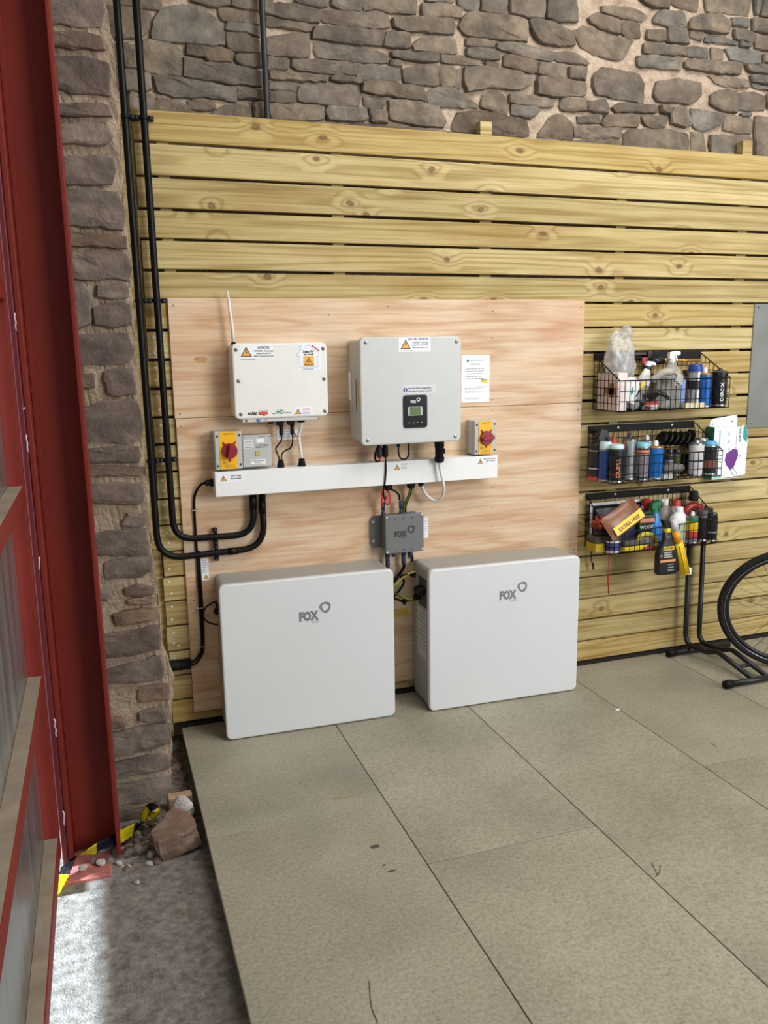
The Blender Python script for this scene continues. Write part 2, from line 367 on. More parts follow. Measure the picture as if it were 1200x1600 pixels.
def warn(parent, x, z, y, s, local=False):
    """yellow warning triangle with a lightning flash; x,z = centre of base, s = side"""
    h = s*.87
    a = prism('warning_triangle', [(x-s/2, z), (x+s/2, z), (x, z+h)], y, y-.0004, M_INK, parent, local)
    b = prism('triangle_field', [(x-s*.36, z+s*.08), (x+s*.36, z+s*.08), (x, z+h-s*.16)], y-.0004, y-.0007, M_AMBER, a, local)
    prism('lightning_flash', [(x-s*.02, z+h*.66), (x+s*.07, z+h*.66), (x+s*.02, z+h*.46), (x+s*.09, z+h*.46), (x-s*.03, z+h*.13), (x, z+h*.37), (x-s*.07, z+h*.37)], y-.0007, y-.001, M_INK, a, local)
def ringlogo(name, cx, cz, y, R, mat, parent, local=False):
    bm = bmesh.new()
    for k, (ph, off, wd) in enumerate(((.25, 0, .36), (.75, .07, .14), (-.2, -.05, .2))):
        ro, ri = [], []
        for i in range(36):
            a = 2*math.pi*i/36; rad = R*(1+.09*math.cos(3*(a-ph)))*(1+off)
            ro.append((cx+math.cos(a)*rad, cz+math.sin(a)*rad)); ri.append((cx+math.cos(a)*rad*(1-wd), cz+math.sin(a)*rad*(1-wd)))
        yy = y-.0003-.0001*k
        vo = [bm.verts.new((p[0], yy, p[1])) for p in ro]; vi = [bm.verts.new((p[0], yy, p[1])) for p in ri]
        for i in range(36):
            j = (i+1) % 36; bm.faces.new((vo[i], vi[i], vi[j], vo[j]))
    return link(name, mk(bm), mat, parent, False, local)

# ------------------------------------------------------------------ stones
def stone_mesh(poly, ysurf, depth, proud, rnd, rough=.004):
    """poly: (x,z) outline; an irregular block whose face stands proud of the mortar at ysurf"""
    n = len(poly); cx = sum(p[0] for p in poly)/n; cz = sum(p[1] for p in poly)/n
    per = sum(math.hypot(poly[i][0]-poly[i-1][0], poly[i][1]-poly[i-1][1]) for i in range(n))
    m = max(14, min(30, int(per/.024))); step = per/m; pts = []; i = 0; acc = 0.0
    for i in range(n):
        a, b = poly[i], poly[(i+1) % n]; L = math.hypot(b[0]-a[0], b[1]-a[1]); k = max(1, round(L/step))
        for j in range(k):
            t = j/k; pts.append((a[0]+(b[0]-a[0])*t, a[1]+(b[1]-a[1])*t))
    gr = .0050
    ex = []
    for x, z in pts:                    # joints in the photograph are thin: grow each block a little
        v = Vector((x-cx, z-cz)); L = max(v.length, 1e-6); ex.append((x+v.x/L*gr*.6+math.copysign(gr*.3, v.x), z+v.y/L*gr*.4+math.copysign(gr*.6, v.y)))
    pts = ex
    out = []; q = len(pts)
    for i in range(q):                  # soften corners, roughen the outline
        a, b, c = pts[i-1], pts[i], pts[(i+1) % q]
        out.append(((a[0]+c[0])*.09+b[0]*.82+rnd.uniform(-rough, rough)*.8, (a[1]+c[1])*.09+b[1]*.82+rnd.uniform(-rough, rough)*.8))
    tx, tz = rnd.uniform(-.03, .03), rnd.uniform(-.05, .05)
    def fy(x, z, amp): return ysurf-proud+(x-cx)*tx+(z-cz)*tz+amp*noise.noise(Vector((x*14+7, z*14, ysurf*50)))*.9+rnd.uniform(-.001, .001)
    bm = bmesh.new()
    r0 = [Vector((x, ysurf+depth, z)) for x, z in out]
    r1 = [Vector((x, ysurf-proud*.62, z)) for x, z in out]
    def ins(x, z, d):
        v = Vector((cx-x, cz-z)); L = v.length; v = v/L if L else v; d = min(d, L*.4); return x+v.x*d, z+v.y*d
    r2 = []
    for x, z in out:
        a, b = ins(x, z, .005); r2.append(Vector((a, fy(a, z, .005)+.001, b)))
    r3 = []
    for x, z in out:
        a, b = cx+(x-cx)*.62, cz+(z-cz)*.62; r3.append(Vector((a, fy(a, b, .009)-.001, b)))
    vr = loft(bm, [r0, r1, r2, r3], False, False)
    c = bm.verts.new((cx, fy(cx, cz, .006), cz))
    for i in range(q): bm.faces.new((vr[3][i], vr[3][(i+1) % q], c))
    return mk(bm)
# outlines read off the photograph, four tiles of the upper wall
TA = [[(-20,-60),(285,-60),(280,75),(130,45),(-20,30)],[(-40,38),(130,72),(205,102),(200,200),(140,262),(-40,285)],[(225,150),(290,70),(400,40),(540,45),(650,110),(730,200),(750,240),(745,320),(600,320),(215,285)],
[(500,-60),(785,-60),(780,45),(640,40),(500,10)],[(700,55),(830,60),(990,95),(1000,180),(860,155),(735,140),(705,100)],[(760,158),(990,188),(1000,262),(850,222),(740,212)],[(760,235),(860,235),(990,290),(1005,380),(850,376),(765,350)],
[(790,-60),(1090,-60),(1085,100),(1000,90),(880,62),(790,40)],[(1045,270),(1250,240),(1350,250),(1355,412),(1200,412),(1045,398)],[(465,325),(560,335),(740,360),(810,380),(790,445),(640,440),(600,400),(470,393)],
[(150,288),(280,292),(440,360),(430,550),(160,512)],[(820,395),(1010,388),(1015,486),(880,483),(830,440)],[(1050,408),(1190,422),(1200,505),(1055,502)],[(450,425),(570,450),(700,457),(830,478),(1010,520),(1010,626),(850,608),(570,573),(445,553)],
[(1060,517),(1480,552),(1475,588),(1300,583),(1065,568)],[(-40,495),(60,503),(100,512),(205,532),(215,640),(130,655),(-40,640)],[(225,543),(430,563),(600,592),(830,642),(825,735),(600,700),(420,708),(250,660)],[(840,645),(1020,645),(1025,718),(835,713)],
[(1070,582),(1270,592),(1265,656),(1070,640)],[(1070,660),(1265,666),(1255,738),(1070,733)],[(60,645),(110,680),(230,682),(240,850),(60,850)],[(245,700),(360,720),(480,765),(520,870),(240,870)],[(480,735),(560,712),(670,735),(680,770),(640,797),(500,788)],
[(640,815),(720,777),(830,757),(930,777),(945,880),(640,880)],[(950,740),(1025,745),(1040,890),(960,890)],[(1070,747),(1460,767),(1460,862),(1150,880),(1080,870)],[(10,312),(100,332),(105,488),(10,480)],[(-120,40),(-50,45),(-55,300),(-120,300)],[(-110,320),(-5,320),(-5,480),(-110,480)]]
TB = [[(100,-60),(340,-60),(330,50),(220,40),(100,10)],[(-60,25),(90,25),(285,75),(270,160),(180,158),(-60,110)],[(365,-60),(580,-60),(575,75),(450,65),(360,40)],[(590,-60),(980,-60),(965,105),(830,95),(700,65),(595,75)],[(1010,30),(1180,22),(1305,65),(1290,130),(1150,128),(1015,115)],
[(285,80),(300,70),(700,87),(770,112),(775,198),(660,203),(400,168),(285,148)],[(800,132),(990,122),(1240,138),(1245,248),(1190,238),(900,228),(810,190)],[(-115,118),(90,158),(225,187),(215,223),(90,208),(-115,182)],[(230,188),(500,203),(640,217),(750,240),(720,328),(560,322),(380,298),(220,278)],
[(752,232),(920,238),(930,347),(820,342),(735,328)],[(945,320),(1010,283),(1180,272),(1260,292),(1265,382),(1150,382),(960,365)],[(235,305),(400,313),(620,353),(770,393),(765,457),(520,436),(250,408)],[(790,372),(900,373),(1130,393),(1135,442),(1000,442),(795,413)],[(1145,393),(1260,402),(1435,432),(1430,473),(1300,463),(1150,443)],
[(75,432),(300,428),(550,457),(540,537),(330,523),(110,508),(70,480)],[(565,463),(760,477),(860,492),(855,560),(830,597),(680,578),(550,553)],[(785,437),(865,437),(870,478),(790,473)],[(875,502),(1000,473),(1110,473),(1140,617),(1050,617),(880,588)],[(1125,482),(1200,463),(1265,502),(1250,618),(1155,622)],
[(350,552),(430,538),(575,577),(570,597),(480,593),(360,578)],[(585,593),(720,593),(1020,633),(1040,728),(880,708),(570,658)],[(1065,642),(1180,628),(1250,642),(1420,742),(1415,772),(1200,772),(1060,743)],[(120,627),(300,608),(480,622),(560,682),(555,767),(400,757),(120,733)],
[(590,702),(680,692),(760,712),(735,778),(640,773),(595,745)],[(770,722),(900,722),(1040,747),(1130,772),(1185,870),(1170,922),(960,897),(770,858)],[(315,800),(345,768),(600,783),(625,860),(560,877),(340,867)],[(635,788),(750,798),(765,882),(645,877)],[(460,912),(560,888),(830,908),(1120,942),(1130,990),(800,975),(470,950)],[(-80,885),(100,890),(440,905),(440,950),(-80,930)]]
TC = [[(110,-60),(280,-60),(270,75),(190,75),(115,30)],[(-110,-60),(90,-60),(90,15),(20,10),(-110,10)],[(288,-60),(475,-60),(460,105),(380,100),(282,75)],[(490,-60),(745,-60),(740,130),(620,120),(500,90)],[(760,-60),(960,-60),(985,150),(860,155),(760,130)],
[(120,180),(180,92),(330,88),(480,108),(620,157),(620,298),(480,288),(330,268),(180,258)],[(630,147),(700,132),(830,172),(950,242),(960,328),(860,333),(720,310),(655,230)],[(175,272),(320,283),(385,303),(380,342),(175,322)],[(175,342),(330,357),(425,377),(420,433),(260,418),(180,398)],
[(400,312),(480,303),(700,348),(815,377),(805,438),(700,428),(500,383),(400,350)],[(822,377),(960,377),(1075,447),(1050,468),(930,453),(817,433)],[(955,225),(1030,187),(1150,227),(1390,292),(1330,380),(1290,437),(1100,388),(1010,328)],[(445,402),(540,402),(690,442),(685,523),(540,503),(445,473)],
[(702,457),(760,453),(900,472),(885,567),(692,533)],[(920,482),(1045,492),(1035,577),(920,558)],[(160,492),(300,483),(520,513),(660,562),(640,608),(560,648),(370,628),(190,662),(155,600)],[(692,548),(880,573),(1040,602),(1035,688),(860,703),(682,678)],[(300,692),(370,657),(450,682),(480,740),(480,823),(420,818),(287,763)],
[(485,678),(600,683),(810,713),(810,768),(650,763),(487,735)],[(512,752),(700,777),(715,810),(640,847),(507,828)],[(70,900),(120,812),(300,802),(500,842),(620,872),(630,978),(500,983),(280,968),(80,940)],[(858,717),(930,698),(1035,712),(1047,798),(960,803),(858,788)],[(1060,727),(1180,722),(1215,780),(1200,815),(1060,798)],
[(980,842),(1140,832),(1150,883),(990,888)],[(690,985),(760,882),(830,823),(900,842),(955,902),(950,1005),(850,1000)],[(965,907),(1300,922),(1295,992),(1150,988),(965,983)],[(850,1018),(1295,1008),(1300,1085),(850,1070)],[(1152,880),(1190,827),(1400,823),(1435,880),(1410,913),(1165,908)],
[(1050,130),(1130,97),(1280,152),(1285,248),(1180,213),(1080,170)],[(1090,560),(1160,482),(1300,512),(1420,532),(1465,602),(1455,737),(1300,717),(1130,678),(1090,620)],[(325,453),(410,457),(405,488),(330,485)],[(112,502),(150,492),(142,638),(95,620)],[(660,1005),(840,1015),(840,1060),(660,1045)],[(-60,955),(60,960),(280,985),(280,1010),(-60,1000)]]
TD = [[(0,47),(100,42),(250,62),(335,120),(290,158),(150,123),(0,88)],[(270,-60),(490,-60),(490,60),(380,50),(280,5)],[(505,-60),(700,-60),(695,83),(600,63),(510,20)],[(750,-60),(1090,-60),(1060,110),(950,93),(760,78)],[(1102,-60),(1150,-60),(1130,108),(1107,103)],[(1160,-60),(1260,-60),(1260,122),(1147,113)],
[(147,167),(200,147),(275,172),(285,268),(180,263),(147,230)],[(375,140),(430,72),(600,87),(620,193),(580,203),(480,176),(380,165)],[(632,150),(720,102),(850,102),(925,162),(910,238),(800,233),(632,203)],[(942,132),(1065,132),(1060,198),(942,183)],[(1087,132),(1260,142),(1260,243),(1087,223)],[(332,217),(465,213),(465,298),(327,283)],
[(480,198),(600,213),(625,318),(477,303)],[(647,217),(740,232),(730,288),(647,263)],[(757,257),(880,273),(985,302),(980,323),(860,308),(747,298)],[(957,207),(1040,217),(1120,252),(1100,308),(962,278)],[(1002,302),(1085,322),(1060,348),(1002,333)],[(1122,262),(1260,262),(1260,368),(1112,348)],
[(310,312),(400,313),(615,343),(610,403),(302,378)],[(627,332),(770,343),(775,423),(627,408)],[(797,343),(870,362),(880,428),(802,432)],[(887,352),(960,343),(1150,372),(1155,458),(1050,458),(940,428)],[(1167,392),(1260,397),(1260,453),(1172,448)],[(260,402),(400,398),(585,433),(575,503),(400,488),(260,478)],
[(597,450),(620,432),(940,453),(1010,462),(990,538),(850,528),(602,488)],[(1032,467),(1260,473),(1260,538),(1062,513)],[(767,547),(900,548),(1060,582),(1070,628),(950,628),(830,598)],[(1082,542),(1260,562),(1260,618),(1082,588)],[(1082,607),(1260,642),(1260,660),(1092,627)],[(375,680),(400,592),(560,572),(720,602),(725,680),(640,748),(400,728)],
[(782,690),(850,652),(975,652),(975,813),(850,793),(787,740)],[(987,672),(1100,662),(1180,692),(1180,798),(992,788)],[(1192,682),(1260,682),(1260,788),(1197,778)],[(70,772),(150,742),(400,762),(400,813),(110,808)],[(427,762),(500,777),(490,823),(432,808)],[(500,840),(520,782),(600,772),(655,900),(600,913),(500,888)],
[(645,782),(880,822),(870,898),(740,943),(665,918)],[(892,832),(930,837),(1090,852),(1080,968),(882,933)],[(280,842),(470,832),(480,860),(460,918),(320,908)],[(155,962),(250,927),(480,932),(630,972),(630,1130),(400,1115),(160,1100)],[(647,952),(740,962),(760,1140),(652,1130)],[(787,972),(1070,992),(1080,1040),(1060,1160),(790,1150)],[(1102,842),(1260,852),(1260,1170),(1112,1160)],[(1002,820),(1080,817),(1080,838),(1012,835)],[(-10,1085),(150,1090),(150,1110),(-10,1105)]]
YW = .10                                # mortar face of the back wall
rs = random.Random(3)
wall = tag(box('wall_back', -2.0, 4.6, YW+.02, YW+.5, -.1, 4.2, M_MORTAR), kind='structure')
# lumpy mortar bed between the stones
bm = bmesh.new(); nx, nz = 150, 44; gx0, gx1, gz0, gz1 = -.25, 3.6, 2.2, 3.35; G = []
for i in range(nx+1):
    row = []
    for j in range(nz+1):
        x = gx0+(gx1-gx0)*i/nx; z = gz0+(gz1-gz0)*j/nz
        y = YW+.007*noise.noise(Vector((x*9, z*9, 1)))+.006*noise.noise(Vector((x*31, z*31, 5)))
        row.append(bm.verts.new((x, y, z)))
    G.append(row)
for i in range(nx):
    for j in range(nz): bm.faces.new((G[i][j], G[i+1][j], G[i+1][j+1], G[i][j+1]))
link('mortar_bed', mk(bm), M_MORTAR, wall, True)
for x0, T in ((190, TA), (440, TB), (690, TC), (940, TD)):
    for poly in T:
        pts = []
        for u, v in poly:
            p = at(x0+u/4.615, v/4.615, YW-.012); pts.append((p.x, p.z))
        ys = stone_mesh(pts, YW, .03, rs.uniform(.010, .026), rs)
        link('stone', ys, M_STONE, wall)
def course_fill(x0, x1, z0, z1, rnd):
    z = z0
    while z < z1-.03:
        h = rnd.uniform(.07, .16); x = x0+rnd.uniform(0, .1)
        while x < x1-.05:
            wd = rnd.uniform(.14, .38); xe = min(x+wd, x1)
            pl = [(x+.01, z+.008), (xe-.008, z+.008+rnd.uniform(-.01, .01)), (xe-.008, z+h-.01), ((x+xe)/2, z+h-.004), (x+.01, z+h-.01+rnd.uniform(-.01, .01))]
            d = Vector((x, YW, z))-CAM; vpx = 800-F_PX*d.dot(_u)/d.dot(_f); upx = 600+F_PX*d.dot(_r)/d.dot(_f)
            if vpx < -16 or upx > 1216: link('stone', stone_mesh(pl, YW, .03, rnd.uniform(.01, .026), rnd), M_STONE, wall)
            x = xe
        z += h
course_fill(-.15, 3.55, 2.45, 3.32, random.Random(11))

# pier at the left
PE = [[(-90,-90),(410,-90),(430,60),(400,188),(250,178),(-60,155)],[(-40,240),(200,237),(420,262),(435,358),(200,348),(-40,325)],[(-30,432),(250,412),(470,472),(470,705),(380,688),(200,678),(-20,590)],[(0,772),(300,767),(460,772),(490,848),(300,848),(0,843)],[(20,935),(250,907),(460,927),(490,1000),(450,1063),(330,1063),(30,1030)],[(30,1152),(300,1147),(500,1162),(520,1250),(490,1343),(50,1348)],[(60,1412),(300,1403),(530,1422),(585,1560),(580,1688),(400,1663),(90,1648)]]
PF = [[(50,205),(300,212),(545,232),(550,318),(400,308),(50,288)],[(60,357),(400,347),(550,367),(590,470),(570,558),(400,533),(280,553),(70,510)],[(335,602),(560,592),(565,678),(340,678)],[(310,760),(420,732),(580,732),(590,880),(450,903),(320,868)],[(110,972),(400,947),(560,952),(605,1060),(580,1158),(400,1163),(120,1168)],[(390,1240),(480,1202),(600,1202),(625,1388),(500,1403),(410,1388)],[(90,600),(235,575),(280,650),(295,870),(110,945)],[(130,1240),(305,1250),(315,1330),(140,1360)]]
PG = [[(20,30),(230,-50),(490,-68),(525,60),(520,200),(440,243),(40,233)],[(40,292),(500,277),(520,340),(510,388),(50,378)],[(55,432),(330,422),(540,432),(550,478),(60,493)],[(65,562),(330,542),(530,547),(545,660),(500,688),(80,678)],[(385,830),(430,767),(545,772),(550,848),(390,853)],[(100,922),(400,897),(560,882),(575,1058),(400,1073),(120,1060)],[(255,1130),(420,1102),(585,1083),(590,1180),(520,1228),(260,1243)],[(400,1320),(500,1297),(605,1312),(605,1363),(410,1373)],[(420,1402),(620,1393),(620,1420),(430,1424)],[(130,1342),(285,1347),(270,1398),(135,1395)],[(310,1520),(400,1482),(640,1463),(650,1540),(560,1558),(340,1593)]]
PH = [[(10,170),(300,117),(480,83),(490,238),(300,278),(20,315)],[(30,420),(300,352),(480,293),(515,380),(490,453),(300,468),(40,485)],[(335,532),(400,507),(540,493),(550,598),(345,613)],[(340,692),(450,662),(550,662),(540,738),(345,738)],[(60,850),(400,782),(555,758),(560,898),(400,943),(70,1015)],[(80,1060),(400,992),(545,973),(555,1078),(300,1118),(85,1160)],[(90,1200),(400,1162),(560,1133),(565,1190),(480,1288),(100,1345)],[(100,1415),(400,1352),(470,1343),(480,1400),(380,1478),(100,1520)],[(60,730),(240,732),(250,778),(60,800)]]
YP = -.55
edge = [(-.173,2.589),(-.160,2.485),(-.152,2.38),(-.154,2.252),(-.158,2.067),(-.158,1.953),(-.152,1.818),(-.158,1.66),(-.156,1.539),(-.152,1.374),(-.156,1.249),(-.146,1.055),(-.148,.901),(-.143,.811),(-.141,.674),(-.140,.582),(-.122,.509),(-.106,.436),(-.117,.342),(-.133,.151),(-.142,.053),(-.185,-.025),(-.200,-.11)]
pr_ = random.Random(21)
fine = []
for (x0, z0), (x1, z1) in zip(edge, edge[1:]):
    k = max(2, int(abs(z1-z0)/.02))
    for i in range(k): fine.append((x0+(x1-x0)*i/k+pr_.uniform(-.004, .004), z0+(z1-z0)*i/k))
top = [(-.170+pr_.uniform(-.01, .008), 4.2-i*.06) for i in range(27)]
poly = top+fine+[(-.2, -.12)]
bm = bmesh.new()                         # mortar core, its right flank rough all the way back to the wall
rings = []
for s, dx in ((0, 0), (.012, .002), (.2, -.004), (.42, -.012), (YW+.02-YP, -.02)):
    rings.append([Vector((-.75, YP+s, 4.2))]+[Vector((x+dx+(pr_.uniform(-.006, .004) if s > .1 else 0), YP+s+(pr_.uniform(-.003, .003) if s < .1 else 0), z)) for x, z in poly]+[Vector((-.75, YP+s, -.12))])
loft(bm, rings); pier = tag(link('wall_left', mk(bm), M_MORTAR2), kind='structure')
for (ox, oy, sc), T in (((70, 0, 4.706), PE), ((80, 320, 4.706), PF), ((110, 640, 4.706), PG), ((140, 960, 4.442), PH)):
    for pl in T:
        pts = []
        for u, v in pl:
            p = at(ox+u/sc, oy+v/sc, YP-.012); pts.append((p.x, p.z))
        link('stone', stone_mesh(pts, YP, .03, pr_.uniform(.008, .020), pr_), M_PIER, pier)

# ------------------------------------------------------------------ ground, floor, roof
GZ = -.06
bm = bmesh.new(); nx, ny = 60, 150; G = []
for i in range(nx+1):
    row = []
    for j in range(ny+1):
        x = -1.6+1.7*i/nx; y = -4.2+4.4*j/ny
        d = max(0, min(1, (x+.17)/.08))*max(0, min(1, (y+.95)/.3))
        z = GZ+.006*noise.noise(Vector((x*6, y*6, 0)))+.003*noise.noise(Vector((x*25, y*25, 3)))-.03*d
        row.append(bm.verts.new((x, y, z)))
    G.append(row)
for i in range(nx):
    for j in range(ny): bm.faces.new((G[i][j], G[i+1][j], G[i+1][j+1], G[i][j+1]))
g = link('ground_concrete', mk(bm), M_CONC, None, True); tag(g, 'rough grey concrete ground beside the raised board floor', 'ground', kind='structure')
tag(box('yard', -14, -1.6, -9, 6, -.2, GZ-.002, M_CONC), 'pale concrete yard outside the steel door', 'ground', kind='structure')
fl = thing('floor', None, None, (0, 0, 0), kind='structure')
box('sub_floor', -.02, 4.6, -6.5, .06, -.14, -.024, M_DARKGAP, fl)  # near-black block, its colour painting the shaded void under the boards
XS = [-.055, .565, 1.165, 1.765, 2.365, 2.965, 3.565]
CUT = {0: [-2.75], 1: [-1.25, -3.6], 2: [-2.6], 3: [-1.05, -3.4], 4: [-2.2], 5: [-1.3, -3.7]}
for i in range(6):
    ys = [-.012]+CUT[i]+[-5.2]
    for a, b in zip(ys, ys[1:]):
        box('floor_board', XS[i]+.0016, XS[i+1]-.0016, b+.0015, a-.0015, -.022, 0, M_FLOOR, fl, .0012, 1)
tag(box('sun_block_ceiling', -.62, 5.2, -5.4, .3, 4.2, 4.32, M_ROOF), kind='structure')  # unseen slab overhead, added to keep the sun out of the room

# ------------------------------------------------------------------ red steel column and door
colm = thing('steel_column', 'red painted steel H column against the stone pier', 'column', (-.4, -.72, GZ))
def hsec(x0, x1, y0, y1, name, m=M_RED): return box(name, x0, x1, y0, y1, GZ+.015, 4.19, m, colm, .003, 2)
hsec(-.468, -.332, -.722, -.712, 'web')
hsec(-.336, -.322, -.80, -.64, 'flange')
hsec(-.482, -.466, -.80, -.64, 'flange')
box('fillet_strip', -.466, -.452, -.728, -.722, GZ+.015, 4.19, M_RED, colm, .002, 1)
hsec(-.499, -.483, -.806, -.78, 'edge_bar', M_RED2)
box('base_plate', -.50, -.355, -.885, -.60, GZ-.03, GZ+.012, plain('#a8655e', .6, 0, .2, 40), colm, .003, 1)
def weld(z0, z1, r=.0022):
    k = max(3, int((z1-z0)/.012)); pts = [(-.4825+random.uniform(-.002, .002), -.807, z0+(z1-z0)*i/k) for i in range(k+1)]
    tube('weld_bead', pts, r, plain('#d9b9c4', .35, .2), colm, 6)
for a, b in ((1.62, 1.67), (1.28, 1.33), (1.40, 1.408), (.93, .97), (.40, .46), (.10, .15)): weld(a, b)
door = thing('door_1', None, None, (-.53, -.9, 0), kind='structure')
DY0, DY1 = -5.2, -.81
box('stile', -.552, -.50, -.85, -.808, .015, 4.19, M_RED, door, .002, 1)
zs = [.09, .62, 1.19, 1.75, 2.31, 2.87, 3.43, 3.99]
for i, z in enumerate(zs):
    hgt = .065 if i == 0 else .05
    rl = box('rail', -.552, -.50, DY0, -.852, z-hgt, z-.001, M_RED, door, .002, 1)
    box('dusty_top', -.541, -.5035, DY0, -.853, z-.001, z, M_DUST, rl)
    zt = zs[i+1]-.05 if i+1 < len(zs) else 4.19
    box('sheet_panel', -.548, -.542, DY0, -.853, z-.01, zt, M_GALV, door)
tag(box('sun_block_wall', -.6, -.556, -.66, .3, .0, 4.2, M_ROOF), kind='structure')  # unseen wall piece, added to block sun beside the door

# ------------------------------------------------------------------ timber cladding
clad = thing('timber_cladding', 'horizontal treated timber slats fixed across the lower stone wall', 'cladding', (1.4, .03, .017))
gz = [2.438, 2.327, 2.207, 2.090, 1.981, 1.867, 1.755, 1.643, 1.530, 1.419, 1.307, 1.200, 1.089, .980, .873, .763, .657, .553, .447, .338, .230, .122, .017]
rc = random.Random(5)
for i, (a, b) in enumerate(zip(gz, gz[1:])):
    gp = .0055 if i < 12 else .0038
    x0 = -.084+rc.uniform(-.004, .004)
    bm = bmesh.new(); k = 16; bow = rc.uniform(-.002, .002); rg = []
    for j in range(k+1):
        t = j/k; x = x0+(3.75-x0)*t; dz = bow*math.sin(math.pi*t)+.001*noise.noise(Vector((x*2, i*3, 0)))
        z1 = a-(gp if i else 0)+dz; z0 = b+gp+dz; e = .0015
        rg.append([Vector((x, .022, z0)), Vector((x, .022, z1)), Vector((x, e, z1)), Vector((x, 0, z1-e)), Vector((x, 0, z0+e)), Vector((x, e, z0))])
    loft(bm, rg); link('slat', mk(bm), M_SLAT, clad)
for x, wd, zt in ((-.112, .056, 2.43), (.02, .045, 2.42), (1.3635, .056, 2.50), (2.742, .058, 2.51), (.70, .05, 2.41), (2.05, .05, 2.41), (3.4, .05, 2.5)):
    box('batten', x-wd/2, x+wd/2, .0225, .066, -.05 if x < -.1 else .0, zt, M_SLAT, clad, .0015, 1)
for i, (a, b) in enumerate(zip(gz, gz[1:])):
    if a < 1.72 and a > .3:
        for q in (.28, .74):
            disc('screw', -.060+rc.uniform(-.004, .004), b+(a-b)*q+rc.uniform(-.005, .005), 0, .0056, .0012, M_SCREW, clad, 10)
disc('screw', -.043, .359, 0, .0046, .0012, M_SCREW, clad, 10)
# dark strip painted as the shaded gap where the slats meet the floor
tag(box('gap_shade_strip', -.03, 3.75, -.011, .03, -.02, .012, M_DARKGAP), kind='structure')

# ------------------------------------------------------------------ plywood
YPL = -.012
plyA = thing('plywood_sheet', 'upper pale plywood sheet behind the two inverters', 'plywood', (.92, -.006, 1.301))
box('sheet', 0, 1.85, YPL, -.0005, 1.302, 1.764, M_PLY, plyA, .0006, 1)
plyB = thing('plywood_sheet', 'lower pale plywood sheet behind the trunking and grey battery cabinets', 'plywood', (.92, -.006, .062))
box('sheet', .003, 1.848, YPL, -.0005, .062, 1.3, M_PLY, plyB, .0006, 1)
for x, z in ((.02, 1.735), (.02, 1.32), (.64, 1.7), (1.385, 1.715), (1.385, 1.60), (1.385, 1.33), (1.83, 1.735), (1.83, 1.33), (.9, 1.735)):
    disc('screw', x, z, YPL, .0038, .0008, M_INKGREY, plyA, 8)
for x, z in ((.022, 1.27), (1.385, 1.28), (1.39, .93), (1.39, .84), (1.39, .75), (.055, .22), (.03, .55), (1.83, 1.27), (1.82, .8), (.70, .93), (1.0, .93), (.025, .875), (1.83, .6)):
    disc('screw', x, z, YPL, .0036, .0008, M_INKGREY, plyB, 8)

a = at(314, 562, YPL); bm = bmesh.new()
ring_ = [bm.verts.new((a.x+.026*math.cos(q)*(1+.4*noise.noise(Vector((math.cos(q)*2, math.sin(q)*2, 1)))), YPL-.0004, a.z+.012*math.sin(q)*(1+.4*noise.noise(Vector((math.sin(q)*2, 3, math.cos(q)*2)))))) for q in [2*math.pi*k/24 for k in range(24)]]
bm.faces.new(ring_); link('brown_stain', mk(bm), plain('#b88e62', .65, 0, .3, 60), plyA)

# ------------------------------------------------------------------ conduits
def saddle(parent, x, y, z, horiz=False, r=.0135, ears=(1, 1)):
    """strap over a conduit with two screw ears"""
    L = .006; bm = bmesh.new()
    ax = Vector((1, 0, 0)) if horiz else Vector((0, 0, 1)); sd_ = Vector((0, 0, 1)) if horiz else Vector((1, 0, 0))
    c = Vector((x, y, z)); ring = []
    for s in (-L, L):
        ring.append([c+ax*s+(sd_*math.cos(2*math.pi*k/16)+Vector((0, -1, 0))*math.sin(2*math.pi*k/16))*(r+.003) for k in range(16)])
    loft(bm, ring)
    for e, s in zip(ears, (1, -1)):
        if e:
            p = c+sd_*s*(r+.011)+Vector((0, .0148, 0)); q = Vector((.010, .014, .009)) if not horiz else Vector((.009, .014, .010))
            bm_box(bm, p.x-q.x, p.x+q.x, p.y-q.y, p.y+q.y, p.z-q.z, p.z+q.z, .004, 2)
    sd2 = link('saddle_clamp', mk(bm), M_BLKM, parent)
    for e, s in zip(ears, (1, -1)):
        if e:
            p = c+sd_*s*(r+.011); lathe('clamp_screw', [(.007, 0), (.007, .003), (.004, .0065)], plain('#33343a', .25), sd2, (p.x, p.y+.002, p.z), 10, rot=RY)
YC = -.041
cL = thing('conduit', 'outer black conduit running down the corner and curving up under the white trunking', 'conduit', (-.105, YC, .75), group='black cable conduits')
tube('pipe', fillet([(-.117, YC+.015, 4.15), (-.110, YC, 2.2), (-.101, YC, .745), (.327, YC, .755), (.328, YC, .99)], .1, 9), .0132, M_BLK, cL, 16)
cR = thing('conduit', 'inner black conduit running down the slats and curving up under the white trunking', 'conduit', (-.04, YC, .82), group='black cable conduits')
tube('pipe', fillet([(-.050, YC+.015, 4.15), (-.044, YC, 2.2), (-.036, YC, .820), (.287, YC, .815), (.288, YC, .99)], .085, 9), .0132, M_BLK, cR, 16)
for z in (2.40, 1.752, 1.142):
    saddle(cL, -.1095+.006*(2.4-z)/1.3, YC, z, ears=(1, 0)); saddle(cR, -.044+.006*(2.4-z)/1.3, YC, z)
saddle(cL, .130, YC, .7495, True); saddle(cR, .130, YC, .8175, True)
for cc, pts in ((cL, ((.326, .93, .02),)), (cL, ((.185, .751, .05),)), (cR, ((.288, .95, .02),))):
    for x, z, l in pts:
        if l > .04: tube('coupler', [(x-.01, YC, z), (x+.03, YC, z)], .0152, M_BLK, cc, 16)
        else: tube('coupler', [(x, YC, z-.03), (x, YC, z+.03)], .0152, M_BLK, cc, 16)
p0 = at(409, 0, .045); p1 = at(418, 187, .045)
